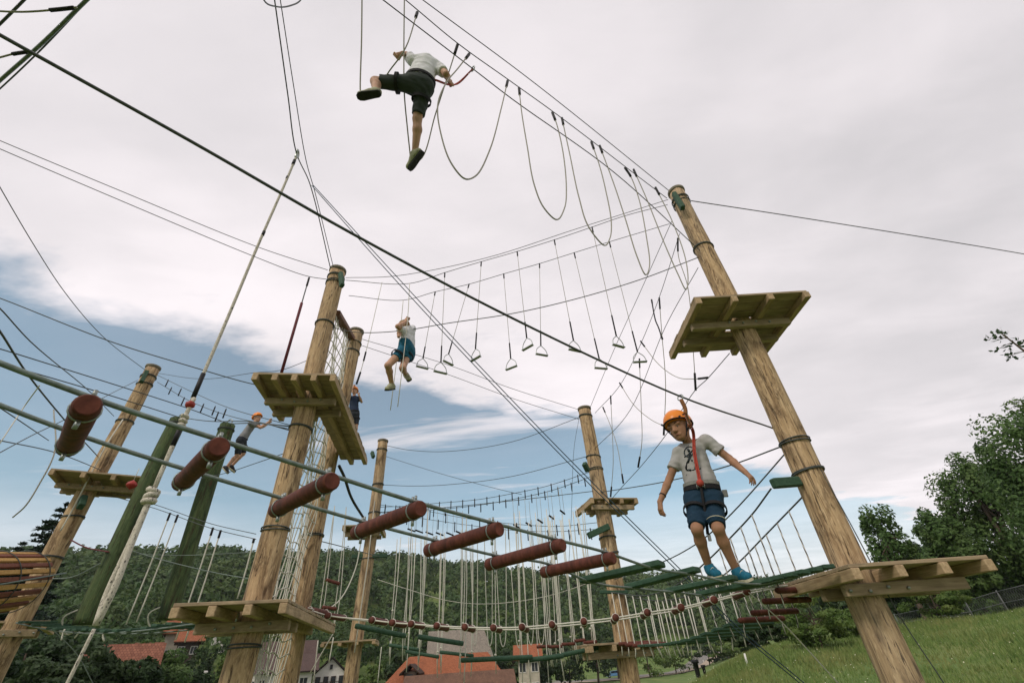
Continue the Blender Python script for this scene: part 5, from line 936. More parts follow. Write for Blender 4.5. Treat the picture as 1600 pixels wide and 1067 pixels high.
# ------------------------------------------------------------------ cargo net
A_, B_ = Vector((PA[0] + .02, PA[1] + .19, 0)), Vector((PB[0] + .02, PB[1] - .19, 0)); t = thing('cargo_net', 'tall white rope net stretched between the two left poles', 'net', (A_.x, A_.y, .3))
nv = 16; top = lambda s: 6.75 + .75 * s
W_ = lambda s, z: A_.lerp(B_, s) + Vector((.03 * math.sin(z * 3 + s * 9) + .02 * math.sin(7 * z + 20 * s), .02 * math.sin(z * 4.4 + s * 5), z + .03 * math.sin(s * 17 + z * 2)))
for i in range(nv):
    s = (i + .5) / nv; m = MB(); m.tube([W_(s, .3 + (top(s) - .3) * k / 40) for k in range(41)], .0085, 5); m.obj('upright_rope', M_ROPE, t)
for j in range(36):
    z = .4 + j * .182; s1 = 1.; s0 = 0 if z < 6.75 else (z - 6.75) / .75
    if s0 > .95: break
    m = MB(); m.tube([W_(s0 + (s1 - s0) * k / 16, z) for k in range(17)], .0085, 5); m.obj('cross_rope', M_ROPE, t)
m = MB(); m.box((A_ + B_) / 2 + Vector((.0, 0, top(.5) + .05)), (B_ - A_).length + .2, .09, .16, B_ - A_ + Vector((0, 0, .75)), (0, 0, 1), .01); m.obj('top_beam', simple('brown_stained_beam', (.16, .07, .035), .7, .3, 8), t)
# ------------------------------------------------------------------ roller bridge
ro = spline(D['rollers'], 1); t = thing('roller_bridge', 'long sagging bridge of short red rollers on white cables below the log bridge', 'bridge', tuple(ro[8])); ctr = [Vector(p) for p in ro]
for p in ctr[:]:
    v = Vector((.10, 1, 0)).normalized() * .27; m = MB(); m.lathe([(0, .03), (.03, .037), (.97, .037), (1, .03)], p, p + v * 2, 12); m.obj('roller', M_RED, t, origin=tuple(p + v))
    for f in (.2, 1.8): m = MB(); m.torus(p + v * f, v, .039, .0045, 12, 5); m.obj('lashing', M_ROPE, t)
for f in (.2, 1.8):
    v = Vector((.10, 1, 0)).normalized() * .27; pts = [Vector((-3.0 + .12 * f, 6.1 + .1 * f, 2.3))] + [p + v * f for p in ctr] + [Vector((2.72, 5.3 + .1 * f, 2.1))]; m = MB(); m.tube(spline(pts, 4), .008, 6); m.obj('bridge_cable', M_ROPE, t)
# ------------------------------------------------------------------ rung bridge from the near right pole to the pole right of the middle
t = thing('rung_bridge', 'hanging ladder bridge of red and green rungs on white ropes below the boy, right side', 'bridge', (2.5, 7, 1.8)); ln = spline(D['rungs_rd'], 8); r1, r2 = [spline(p, 8) for p in D['rails_rd']]
above = lambda rl, y: min(rl, key=lambda p: abs(p.y - y))
r1, r2 = [spline(p, 40) for p in D['rails_rd']]
tops_ = {-1: [], 1: []}
nR = 17
for i in range(nR):
    f = (i + .3) / nR; c = lerp_path(ln, f); d = (lerp_path(ln, min(1, f + .03)) - lerp_path(ln, max(0, f - .03))).normalized(); w = Vector((d.y, -d.x, 0)).normalized(); w = w if w.x > 0 else -w
    hw = .31; red = i < 4 or i > 13; m = MB()
    if red: m.lathe([(0, .024), (.03, .03), (.97, .03), (1, .024)], c - w * hw, c + w * hw, 10); m.obj('rung', M_RED, t, origin=tuple(c))
    else: m.box(c, hw * 2.1, .12, .034, w, d, .006); m.obj('rung', M_GREEN_PLANK, t, origin=tuple(c))
    for s, rl in ((-1, r1), (1, r2)):
        bot = c + w * (hw * .86 * s); top_ = above(rl, bot.y).copy(); tops_[s].append(top_); m = MB(); m.tube([top_, bot + Vector((0, 0, .04)), bot + Vector((0, 0, -.05)), bot + Vector((rnd.uniform(-.03, .03), 0, -.16))], .0085, 5); m.obj('dropper', M_ROPE_BW if i < 6 else M_ROPE, t)
for rl, s in ((r1, -1), (r2, 1)): m = MB(); m.tube(rl, .009, 6); m.obj('hand_cable', M_CABLE, t)
# ------------------------------------------------------------------ swinging beams and white ropes further back
BL = ['thick green beam starting under the tip of the lower left platform', 'green beam in front of the grey barn roof', 'thin far green beam under the first thick one', 'thin far green beam left of the orange roof ridge', 'thin far green beam over the orange roof ridge', 'longest green beam across the orange roof', 'green beam right of the longest one', 'green beam ending under the thin lower platform of the middle pole']
for i, (a, b) in enumerate(D['beams']):
    a, b = Vector(a), Vector(b); c = (a + b) / 2; t = thing('swinging_beam', BL[i], 'beam', tuple(c), 'green beams hung on white ropes'); ax = (b - a).normalized(); m = MB(); rr = .038 if i not in (2, 3, 4) else .032
    m.lathe([(0, rr * .8), (.02, rr), (.98, rr), (1, rr * .8)], a, b, 10); m.obj('beam', M_GREEN_PLANK, t)
    for s in (.06, .94):
        p = a.lerp(b, s); zt = 4.35 - .3 * math.sin(math.pi * (p.x + 4) / 6); m = MB(); m.tube([(p.x, p.y, zt), (p.x + .02, p.y, (zt + p.z) / 2), (p.x, p.y, p.z), (p.x + rnd.uniform(-.03, .03), p.y, p.z - .34)], .0088, 6); m.obj('rope', M_ROPE, t)
for i, (a, b) in enumerate(D['small_rungs']):
    a, b = Vector(a), Vector(b); c = (a + b) / 2; t = thing('hanging_rung', f'short red rung left of the middle pole platform, {ORD[i]} from the left', 'rung', tuple(c), 'short red rungs on white ropes'); m = MB(); m.lathe([(0, .02), (.05, .026), (.95, .026), (1, .02)], a - (b - a) * .04, b + (b - a) * .04, 10); m.obj('rung', M_RED, t)
    for s in (.05, .95): p = a.lerp(b, s); m = MB(); m.tube([(p.x, p.y, 4.0), (p.x + .01, p.y, 2.9), (p.x, p.y, p.z), (p.x + .02, p.y, p.z - .3)], .0095, 6); m.obj('rope', M_ROPE, t)
for i, p in enumerate(D['u_loops']):
    p = [Vector(v) for v in p]; p = [Vector((p[0].x, p[0].y, 4.25))] + p + [Vector((p[-1].x, p[-1].y, 4.25))]
    rope('rope_loop', f'{ORD[i]} of the far white rope loops in front of the wooded hill, from the left', p, .0095, M_ROPE, 'rope', 'far white rope loops', 5)
for i, (a, b) in enumerate(sorted(D['white_ropes'], key=lambda s: s[0][0] / s[0][1])):
    a, b = Vector(a), Vector(b); a.z = 4.2
    t = rope('hanging_rope', f'{ORD[i]} straight white rope from the left between the distant and the middle pole', [a, a.lerp(b, .5) + Vector((.012, 0, 0)), b], .0095, M_ROPE, 'rope', 'far straight white ropes', 3)
    m = MB(); m.torus(b + Vector((0, 0, .3)), (.3, .2, 1), .012, .016, 8, 5); m.obj('knot', M_ROPE, t)
for i, (a, b) in enumerate(D['low_ropes']): rope('rope_end', ['pale rope end hanging below the lower left platform, left one', 'pale rope end in front of the dark roofed houses', 'pale rope end above the white house', 'pale rope end hanging right of the distant slim pole', 'short pale rope end right of the thin far platform'][i], [a, Vector(a).lerp(Vector(b), .5), b], .009, M_ROPE, sub=2)
# short hooks and foot rungs of the far crossing
for key, ph, dz in (('cu_near', 0, .17), ('cu_far', .5, .17), ('cl_near', 0, .2), ('cl_far', .5, .2)):
    pts = spline(D['Q'][key], 8); nh = 17 if key[1] == 'u' else 12
    for i in range(nh):
        p = lerp_path(pts, (i + .3 + ph) / nh * .96 + .02); m = MB(); m.tube([p + Vector((0, 0, .03)), p - Vector((0, 0, dz))], .013, 5)
        m.obj('hook', M_BLACK, CO[key])
for i, p in enumerate(D['far_rungs']):
    p = Vector(p); t = thing('foot_rung', f'small dark foot rung of the far crossing, {ORD[i]} from the left', 'rung', tuple(p), 'dark foot rungs of the far crossing'); ax = (Vector(D['far_line'][1]) - Vector(D['far_line'][0])).to_3d().normalized(); w = Vector((-ax.y, ax.x, 0)) * .16
    m = MB(); m.lathe([(0, .02), (1, .02)], p - w, p + w, 8); m.obj('rung', M_BLACK, t)
    for s in (-1, 1): m = MB(); q = p + w * s * .9; m.tube([q, q + Vector((0, 0, .55))], .004, 4); m.obj('line', M_ROPE_TAN, t)
# rope ladder hanging by the second pole
t = thing('rope_ladder', 'short rope ladder with red rungs hanging right of the second pole', 'ladder', tuple(D['ladder_top'][0])); ta, tb = map(Vector, D['ladder_top'])
for a, b in D['ladder']: m = MB(); m.lathe([(0, .024), (.05, .03), (.95, .03), (1, .024)], Vector(a), Vector(b), 10); m.obj('rung', M_RED, t)
for k, tp in ((0, ta), (1, tb)):
    l0, l1 = Vector(D['ladder'][0][k]), Vector(D['ladder'][1][k]); m = MB()
    for o in (-.03, .03): m.tube(spline([tp, l0 + Vector((o, 0, 0)), l1 + Vector((o, 0, 0)), l1 + Vector((0, 0, -.25))], 4), .008, 5)
    m.obj('rope', M_ROPE, t)
cx_, cy_ = PC[0] - .1, PC[1] - .35; rope('tied_rope', 'white rope looped from the distant slim pole to the red rollers', [(cx_, cy_, 4.4), (cx_ - .05, cy_, 3.6), (cx_ - .2, cy_ - .4, 2.9), (cx_ - .55, cy_ - 1.2, 2.62), (cx_ - .75, cy_ - 2.2, 2.5)], .013, M_ROPE)
# ------------------------------------------------------------------ plank catwalk at the left, seen edge on, and the barrel tunnel
t = thing('plank_catwalk', 'green plank catwalk seen edge on between the far left pole and the front left platform', 'bridge', (-6, 6.8, 2.4)); c0 = Vector((-8.1, 8.1, 2.58)); c1 = Vector((-3.5, 5.75, 2.18)); dd = (c1 - c0).normalized(); w = Vector((-dd.y, dd.x, 0))
path = [c0.lerp(c1, f) + Vector((0, 0, -.12 * math.sin(math.pi * f))) for f in [i / 18 for i in range(19)]]
for i in range(17):
    p = lerp_path(path, (i + .6) / 18); m = MB(); m.box(p + w * rnd.uniform(-.04, .04), .13, .46, .03, dd, w + Vector((0, 0, rnd.uniform(-.06, .06))), .005); m.obj('plank', M_GREEN_PLANK, t, origin=tuple(p))
for s in (-.2, .2): m = MB(); m.tube([p + w * s + Vector((0, 0, -.03)) for p in path], .010, 6); m.obj('bridge_cable', M_CABLE_GREEN, t)
for i in range(7):
    p = lerp_path(path, rnd.uniform(.05, .6)); m = MB(); e = p + w * rnd.choice((-.2, .2)); m.tube(spline([e, e + Vector((rnd.uniform(-.03, .03), 0, -.06)), e + Vector((rnd.uniform(-.08, .08), 0, -.13))], 3), .011, 5); m.obj('rope_end', M_ROPE, t)
a, b = map(Vector, D['barrel']); ax = (b - a).normalized(); t = thing('barrel_tunnel', 'barrel tunnel of yellow and dark red wooden slats at the left border', 'tunnel', tuple(a)); u = Vector((0, 0, 1)); v = ax.cross(u).normalized(); ns = 26
for k in range(ns):
    an = 2 * math.pi * k / ns; rdir = u * math.cos(an) + v * math.sin(an); R0 = .40; off = rnd.uniform(-.05, .05); c = (a + b) / 2 + rdir * R0 + ax * off; m = MB()
    m.box(c, (b - a).length, .062, .042, ax, ax.cross(rdir), .006); m.obj('slat', M_ORANGE_SLAT if k % 2 else M_RED_SLAT, t, origin=tuple(c))
for f in (.03, .32, .62, .95): m = MB(); m.torus(a.lerp(b, f), ax, .43, .007, 40, 6); m.obj('ring', M_CABLE, t)
for s in (-1, 1): m = MB(); m.tube([a + v * (.42 * s) + ax * -.3 + u * .1, a.lerp(b, .5) + v * (.47 * s), b + v * (.42 * s)], .012, 6); m.obj('carrying_cable', M_CABLE_GREEN, t)
m = MB(); m.tube([(-8.9, 8.0, 2.62), (-9.0, 6.8, 2.58), (-9.3, 4.6, 2.6)], .012, 6); tag(m.obj('steel_cable', M_CABLE_GREEN, origin=(-9, 6.8, 2.58)), 'cable below the barrel tunnel at the left border', 'cable')
a = lerp_path(D['Q']['back_a'], .0); m = MB(); pts = [Vector((-8.35, 8.2, 3.22)), Vector((-7.7, 8.0, 3.18)), Vector((-7.05, 7.7, 3.3))]; m.tube(spline(pts, 5), .010, 6); tag(m.obj('steel_cable', M_CABLE_GREEN, origin=tuple(pts[1])), 'short cable with a turnbuckle between the far left pole and the left green post', 'cable')

# thin summer haze between the course and the hill
m = bpy.data.materials.new('haze'); m.use_nodes = True; nt = m.node_tree; nt.nodes.clear(); o_ = nt.nodes.new('ShaderNodeOutputMaterial'); v = nt.nodes.new('ShaderNodeVolumePrincipled')
v.inputs['Color'].default_value = (.92, .95, 1, 1); v.inputs['Density'].default_value = .00016; v.inputs['Anisotropy'].default_value = .2; nt.links.new(v.outputs[0], o_.inputs['Volume'])
mb = MB(); mb.box((0, 0, 46), 7200, 7200, 102); o = mb.obj('haze', m); o['kind'] = 'stuff'; o['label'] = 'thin pale summer haze in the air over the valley'; o.visible_shadow = True
scene.cycles.volume_bounces = 0
# ------------------------------------------------------------------ people: one continuous skin each, grown from a signed distance field
def surface_nets(F, o, h):
    S = F < 0; nx, ny, nz = F.shape
    c = np.zeros((nx - 1, ny - 1, nz - 1), np.int32)
    for dx in (0, 1):
        for dy in (0, 1):
            for dz in (0, 1): c += S[dx:nx - 1 + dx, dy:ny - 1 + dy, dz:nz - 1 + dz]
    act = (c > 0) & (c < 8); idx = np.full(act.shape, -1, np.int64); I = np.argwhere(act); idx[act] = np.arange(len(I))
    acc = np.zeros((len(I), 3)); cnt = np.zeros(len(I)); cor = [(a, b, d) for a in (0, 1) for b in (0, 1) for d in (0, 1)]
    for i, p in enumerate(cor):
        for q in cor[i + 1:]:
            if sum(abs(a - b) for a, b in zip(p, q)) != 1: continue
            f0 = F[I[:, 0] + p[0], I[:, 1] + p[1], I[:, 2] + p[2]]; f1 = F[I[:, 0] + q[0], I[:, 1] + q[1], I[:, 2] + q[2]]
            m = (f0 < 0) != (f1 < 0); t = np.where(m, f0 / np.where(f0 == f1, 1, f0 - f1), 0)
            acc[m] += np.array(p) + t[m][:, None] * (np.array(q) - np.array(p)); cnt[m] += 1
    Vv = (I + acc / np.maximum(cnt, 1)[:, None]) * h + o; Q = []
    for ax in range(3):
        sl0 = [slice(1, -1)] * 3; sl1 = [slice(1, -1)] * 3; sl0[ax] = slice(0, -1); sl1[ax] = slice(1, None)
        a, b = S[tuple(sl0)], S[tuple(sl1)]; E = np.argwhere(a != b); fl = a[tuple(E.T)]
        E = E + np.array([0 if k == ax else 1 for k in range(3)]); u, v = [k for k in range(3) if k != ax]
        def at(du, dv):
            G = E.copy(); G[:, u] -= du; G[:, v] -= dv; return idx[G[:, 0], G[:, 1], G[:, 2]]
        q = np.stack([at(0, 0), at(1, 0), at(1, 1), at(0, 1)], 1); flip = fl if ax != 1 else ~fl
        q[~flip] = q[~flip][:, ::-1]; Q.append(q)
    return Vv, np.concatenate(Q)
class SDF:
    def __init__(s, pts, h, pad=.2):
        P = np.array([list(p) for p in pts]); s.o = P.min(0) - pad; n = np.ceil((P.max(0) + pad - s.o) / h).astype(int) + 1; s.h = h; s.F = np.full(n, 9., np.float32)
    def _blk(s, pts, r):
        P = np.array([list(p) for p in pts]); a = np.maximum(0, ((P.min(0) - r - s.o) / s.h).astype(int)); b = np.minimum(s.F.shape, ((P.max(0) + r - s.o) / s.h).astype(int) + 2)
        sl = tuple(slice(x, y) for x, y in zip(a, b)); g = np.meshgrid(*[np.arange(x, y) * s.h + o for x, y, o in zip(a, b, s.o)], indexing='ij'); return sl, np.stack(g, -1).astype(np.float32)
    def _u(s, sl, d, k, sub=False):
        A = s.F[sl]
        if sub: s.F[sl] = np.maximum(A, -d) if k <= 0 else -(-A if False else 0) + np.maximum(A, -d); return
        if k <= 0: s.F[sl] = np.minimum(A, d); return
        h = np.clip(.5 + .5 * (A - d) / k, 0, 1); s.F[sl] = A + (d - A) * h - k * h * (1 - h)
    def cap(s, a, b, ra, rb, k=.02, cuts=(), flat=None):
        a, b = np.array(list(a), np.float32), np.array(list(b), np.float32); sl, X = s._blk((a, b), max(ra, rb) + 2.5 * k + 3 * s.h)
        ab = b - a; t = np.clip(((X - a) @ ab) / max(float(ab @ ab), 1e-9), 0, 1); e = X - a - t[..., None] * ab
        if flat is not None:
            n, f = np.array(list(flat[0]), np.float32), flat[1]; n = n / np.linalg.norm(n); c = e @ n; e = e + (c * (1 / f - 1))[..., None] * n
        d = np.linalg.norm(e, axis=-1) - (ra + (rb - ra) * t)
        for p, n in cuts: d = np.maximum(d, (X - np.array(list(p), np.float32)) @ (np.array(list(n), np.float32)))
        s._u(sl, d, k); return s
    def ell(s, c, R, axes, k=.02, sub=False):
        c = np.array(list(c), np.float32); M = np.array([list(Vector(a).normalized()) for a in axes], np.float32); R = np.array(R, np.float32); sl, X = s._blk((c,), float(R.max()) + 2.5 * k + 3 * s.h)
        q = (X - c) @ M.T / R; l = np.linalg.norm(q, axis=-1); l2 = np.linalg.norm(q / R, axis=-1); d = l * (l - 1) / np.maximum(l2, 1e-6)
        s._u(sl, d, k, sub); return s
    def cut(s, p, n):
        g = np.meshgrid(*[np.arange(m) * s.h + o for m, o in zip(s.F.shape, s.o)], indexing='ij'); X = np.stack(g, -1).astype(np.float32)
        s.F = np.maximum(s.F, (X - np.array(list(p), np.float32)) @ np.array(list(n), np.float32)); return s
    def wrinkle(s, amp, fr, seed):
        g = np.meshgrid(*[np.arange(m) * s.h + o for m, o in zip(s.F.shape, s.o)], indexing='ij'); r = np.random.default_rng(seed); w = 0
        for i in range(5):
            k = r.normal(size=3); k[2] *= 1.6; k *= fr * (1 + .5 * i) / np.linalg.norm(k); w = w + np.sin(g[0] * k[0] + g[1] * k[1] + g[2] * k[2] + r.uniform(0, 6) + 1.3 * np.sin(g[2] * fr * .6 + g[0] * fr * .3 + i)) / (1 + .4 * i)
        s.F = (s.F + amp * w / 2.5).astype(np.float32); return s
    def obj(s, name, m, parent):
        Vv, Q = surface_nets(s.F, s.o, s.h)
        for _ in range(2):                                                  # relax the voxel steps
            E = np.concatenate([Q[:, [0, 1]], Q[:, [1, 2]], Q[:, [2, 3]], Q[:, [3, 0]]]); A = np.zeros_like(Vv); n = np.zeros(len(Vv))
            np.add.at(A, E[:, 0], Vv[E[:, 1]]); np.add.at(n, E[:, 0], 1); np.add.at(A, E[:, 1], Vv[E[:, 0]]); np.add.at(n, E[:, 1], 1)
            Vv = Vv * .55 + .45 * A / np.maximum(n, 1)[:, None]
        o = list(parent['_o']); ob = link(name, fast_mesh(name, Vv - np.array(o), Q, [m], True), parent=parent); ob['_o'] = o; return ob
def f_skin(c):
    def f(nt, b):
        n = noise(nt, 9, 4, .6); nt.links.new(ramp(nt, n, [(.3, tuple(x * .82 for x in c)), (.7, tuple(x * 1.1 for x in c))]), b.inputs['Base Color'])
        b.inputs['Roughness'].default_value = .62; b.inputs['Subsurface Weight'].default_value = .06; b.inputs['Subsurface Radius'].default_value = (.02, .008, .004); b.inputs['Subsurface Scale'].default_value = .4
    return f
M_SKIN_TAN = mat('tanned_skin', f_skin((.36, .19, .11))); M_SKIN = mat('fair_skin', f_skin((.52, .30, .20)))
def cloth(name, c, var=.12): return simple(name, c, .85, var, 9, bstr=.25, bdist=.006)
M_GREYTEE = cloth('grey_tee_fabric', (.37, .36, .345)); M_WHITETEE = cloth('white_tee_fabric', (.70, .70, .72)); M_GREYTEE2 = cloth('mid_grey_tee_fabric', (.22, .225, .23)); M_NAVY = cloth('navy_fabric', (.018, .03, .06))
M_PETROL = cloth('petrol_shorts_fabric', (.008, .032, .060)); M_TEAL = cloth('teal_shorts_fabric', (.012, .11, .18)); M_OLIVE = cloth('dark_grey_green_shorts_fabric', (.040, .050, .046)); M_DARKSH = cloth('black_shorts_fabric', (.025, .03, .038))
M_SHOE_BLUE = simple('blue_shoe_mesh', (.008, .12, .19), .7, .25, 30); M_SOLE = simple('pale_sole', (.60, .55, .40), .7, .15, 20); M_SOLE_DK = simple('dark_sole', (.025, .025, .024), .8, .3, 30); M_SHOE_OLIVE = simple('olive_shoe', (.33, .33, .21), .7, .3, 20); M_SHOE_WHITE = simple('white_shoe', (.55, .54, .50), .7, .2, 20); M_SHOE_BLK = simple('black_shoe', (.03, .03, .032), .7, .3, 20)
M_HELMET = simple('orange_helmet_plastic', (.80, .24, .022), .32, .04, 4, bstr=0); M_STRAP = simple('black_webbing', (.013, .013, .015), .8, .2, 60); M_HAIR = simple('dark_hair', (.03, .02, .014), .6, .4, 60, (1, 1, .3), .6); M_REDWEB = simple('red_webbing', (.42, .06, .04), .7, .25, 40); M_GREYWEB = simple('grey_webbing', (.23, .23, .21), .8, .2, 40)
M_LIP = simple('lips', (.30, .11, .085), .5, .1, bstr=0); M_EYE = simple('eye_white', (.6, .57, .53), .3, .05, bstr=0); M_IRIS = simple('iris', (.03, .018, .01), .2, .1, bstr=0); M_BLONDE = simple('fair_hair', (.30, .19, .09), .6, .3, 60)
def frame(z, x):
    z = Vector(z).normalized(); x = Vector(x); x = (x - z * x.dot(z)).normalized(); return x, z.cross(x), z
def band(parent, name, m, c, u, v, ru, rv, w, th=.004, n=28):
    "a closed strap round an elliptical section"
    mb = MB(); ax = Vector(u).cross(Vector(v)).normalized(); vs = []
    for i in range(n):
        a = 2 * math.pi * i / n; d = Vector(u) * math.cos(a) * ru + Vector(v) * math.sin(a) * rv
        for q, s in ((-1, 0), (1, 0), (1, 1), (-1, 1)): vs.append(Vector(c) + d * (1 + s * th / max(ru, rv)) + ax * (w / 2 * q) + d.normalized() * (th * s))
    mb.add(vs, [(i * 4 + k, i * 4 + (k + 1) % 4, ((i + 1) % n) * 4 + (k + 1) % 4, ((i + 1) % n) * 4 + k) for i in range(n) for k in range(4)], smooth=False); return mb.obj(name, m, parent)
def hand(S, wr, ha, side, sc, facing, curl, k=.008):
    "palm, four unequal fingers with two bends and a thumb leaving the side of the palm"
    z = (Vector(ha) - Vector(wr)).normalized(); x, y, z = frame(z, facing)          # x: palm normal, y: across
    wr = Vector(wr); pl = .085 * sc; pc = wr + z * pl
    S.cap(wr, wr + z * pl * .9, .023 * sc, .021 * sc, .015); S.cap(wr + z * pl * .35 + y * .02 * sc, pc + y * .022 * sc, .0155 * sc, .0135 * sc, .01); S.cap(wr + z * pl * .35 - y * .02 * sc, pc - y * .024 * sc, .0155 * sc, .0125 * sc, .01)
    for i, (o, L) in enumerate(((.030, .070), (.010, .078), (-.011, .073), (-.030, .058))):
        p = pc + y * o * sc - z * .006 * sc; d = (z + y * o * 2.2).normalized(); r = .0092 * sc
        for j, f in enumerate((.45, .32, .25)):
            a = curl * (.55 + .35 * j) + .06 * i; d = (d * math.cos(a) + x * math.sin(a)).normalized(); q = p + d * L * f * sc; S.cap(p, q, r, r * .9, .004); p = q; r *= .92
    t0 = wr + z * pl * .35 + y * .026 * sc * side; d = (z * .75 + y * .62 * side + x * .28).normalized(); p = t0; r = .0115 * sc
    for j, f in enumerate((.042, .032, .026)):
        q = p + d * f * sc; S.cap(p, q, r, r * .9, .007); p = q; d = (d + x * (.25 + .5 * curl) * .6 - y * side * .25 * curl).normalized(); r *= .92
def fist(S, wr, ha, axis, sc, side):
    "fingers wrapped round a rope whose direction is axis"
    wr = Vector(wr); z = (Vector(ha) - wr).normalized(); ax = Vector(axis).normalized(); ax = (ax - z * ax.dot(z)).normalized(); x = ax.cross(z)
    S.cap(wr, wr + z * .07 * sc, .024 * sc, .03 * sc, .015); c = wr + z * .085 * sc
    for i in range(4):
        o = ax * ((i - 1.5) * .0195 * sc); r = .0105 * sc; p = c + o + z * .0 - x * .018 * sc
        for a0, a1 in ((2.6, 1.5), (1.5, .4), (.4, -.9)):
            P1 = c + o + (x * math.cos(a0) + z * math.sin(a0)) * .026 * sc; P2 = c + o + (x * math.cos(a1) + z * math.sin(a1)) * .026 * sc; S.cap(P1, P2, r, r * .93, .004); r *= .95
    S.cap(wr + z * .04 * sc + ax * .03 * sc * side, c + x * .026 * sc + ax * .045 * sc * side, .013 * sc, .010 * sc, .008); S.cap(c + x * .026 * sc + ax * .045 * sc * side, c + x * .034 * sc + ax * .02 * sc * side, .0105 * sc, .009 * sc, .005)
def person(label, J, sc, fwd, look, skin, shirt, shorts, shoe, sole, h=.008, helmet=True, hair=None, hands=('open', 'open'), grip=((0, 0, 1), (0, 0, 1)), curl=(.35, .35), facing=None, seed=1, shorts_len=1.02, female=False, fat=1., hs=1.):
    J = {k: Vector(v) for k, v in J.items()}; S = sc; t = thing('person', label, 'person', tuple((J['hipL'] + J['hipR']) / 2))
    up = (J['neck'] - J['waist']).normalized(); side = (J['shL'] - J['shR']).normalized(); fw = up.cross(side); fw = fw if fw.dot(Vector(fwd)) > 0 else -fw; pel = (J['hipL'] + J['hipR']) / 2; uph = (J['waist'] - pel).normalized() if (J['waist'] - pel).length > .03 else up
    sdh = (J['hipL'] - J['hipR']).normalized(); fwh = uph.cross(sdh); fwh = fwh if fwh.dot(fw) > 0 else -fwh
    body = SDF([*J.values()], h, .24 * S)
    # head: skull, face, jaw, nose, ears
    S0 = S; S = S * hs
    hz = (J['crown'] - J['head']).normalized(); hx, hy, hz = frame(hz, look); hd = J['head']
    body.ell(hd + hz * .025 * S - hx * .012 * S, (.096 * S, .076 * S, .098 * S), (hx, hy, hz), 0)
    body.ell(hd - hz * .035 * S + hx * .022 * S, (.066 * S, .060 * S, .080 * S), (hx, hy, hz), .03 * S); body.ell(hd - hz * .093 * S + hx * .052 * S, (.024 * S, .028 * S, .02 * S), (hx, hy, hz), .03 * S)
    body.cap(hd + hz * .0 * S + hx * .082 * S, hd - hz * .036 * S + hx * .103 * S, .009 * S, .0135 * S, .012 * S); body.cap(hd - hz * .038 * S + hx * .09 * S + hy * .011 * S, hd - hz * .038 * S + hx * .09 * S - hy * .011 * S, .009 * S, .009 * S, .008 * S)
    body.cap(hd + hz * .014 * S + hx * .078 * S + hy * .045 * S, hd + hz * .014 * S + hx * .078 * S - hy * .045 * S, .013 * S, .013 * S, .014 * S)
    body.cap(hd - hz * .068 * S + hx * .076 * S + hy * .018 * S, hd - hz * .068 * S + hx * .076 * S - hy * .018 * S, .011 * S, .011 * S, .01 * S)
    for s in (-1, 1):
        body.ell(hd - hz * .008 * S + hx * .0865 * S + hy * s * .030 * S, (.008 * S, .013 * S, .007 * S), (hx, hy, hz), .0, True)
        body.ell(hd - hz * .015 * S - hx * .006 * S + hy * s * .077 * S, (.018 * S, .010 * S, .031 * S), (hx, hy, hz), .006 * S)
    body.cap(J['neck'] - up * .03 * S, hd - hz * .05 * S - hx * .015 * S, .052 * S0, .047 * S0, .03 * S)
    S = S0
    # trunk
    ch = J['chest']
    body.cap(ch + up * .05 * S, J['waist'], .138 * S, .125 * S, .02 * S, flat=(fw, .68 * fat)); body.cap(J['waist'], pel, .125 * S, .142 * S, .05 * S, flat=(fw, .70)); body.ell(pel, (.098 * S, .148 * S, .105 * S), (fwh, sdh, uph), .06 * S)
    for q in 'LR':
        sgn = 1 if q == 'L' else -1; sh, el, wr, ha = (J[k + q] for k in ('sh', 'el', 'wr', 'ha')); hp, kn, an, to = (J[k + q] for k in ('hip', 'kn', 'an', 'to'))
        body.cap(J['neck'] - up * .035 * S, sh, .05 * S, .048 * S, .04 * S); body.cap(sh, el, .048 * S, .039 * S, .02 * S); mid = el.lerp(wr, .3); body.cap(el, mid, .038 * S, .040 * S, .015 * S); body.cap(mid, wr, .040 * S, .0265 * S, .015 * S)
        i = 0 if q == 'L' else 1; fc = facing[i] if facing else -side * sgn
        if hands[i] == 'open': hand(body, wr, ha, sgn * (1 if fc is None else 1), S, fc, curl[i])
        else: fist(body, wr, ha, grip[i], S, 1)
        body.cap(hp, kn, .082 * S, .054 * S, .03 * S); bk = (kn - hp).normalized(); calf = kn.lerp(an, .32); shn = (an - kn).normalized(); back = -(Vector(to) - an); back = (back - shn * back.dot(shn)); back = back.normalized() if back.length > 1e-4 else -fw
        body.cap(kn, calf + back * .012 * S, .051 * S, .053 * S, .025 * S); body.cap(calf + back * .012 * S, an, .052 * S, .034 * S, .025 * S); fz = (shn - (an - Vector(to)).normalized() * shn.dot((an - Vector(to)).normalized())).normalized(); body.cap(an, an + fz * .03 * S, .035 * S, .033 * S, .01 * S); body.cap(an + fz * .035 * S, an.lerp(to, .5) + fz * .03 * S, .033 * S, .027 * S, .015 * S)
    body.obj('body', skin, t)
    # shirt
    g = SDF([J[k] for k in ('neck', 'shL', 'shR', 'elL', 'elR', 'waist', 'hipL', 'hipR', 'chest')], h, .24 * S); e = .014 * S
    g.cap(ch + up * .05 * S, J['waist'], .138 * S + e, .128 * S + e * 1.4, 0, flat=(fw, .70 * fat)); g.cap(J['waist'], pel, .128 * S + e * 1.4, .146 * S + e * 1.4, .06 * S, flat=(fw, .72))
    for q in 'LR':
        sh, el = J['sh' + q], J['el' + q]; d = (el - sh).normalized(); g.cap(J['neck'] - up * .05 * S, sh, .062 * S, .052 * S + e, .05 * S); g.cap(sh, el, .05 * S + e, .05 * S + e * 1.2, .035 * S, cuts=[(sh.lerp(el, .62), d)])
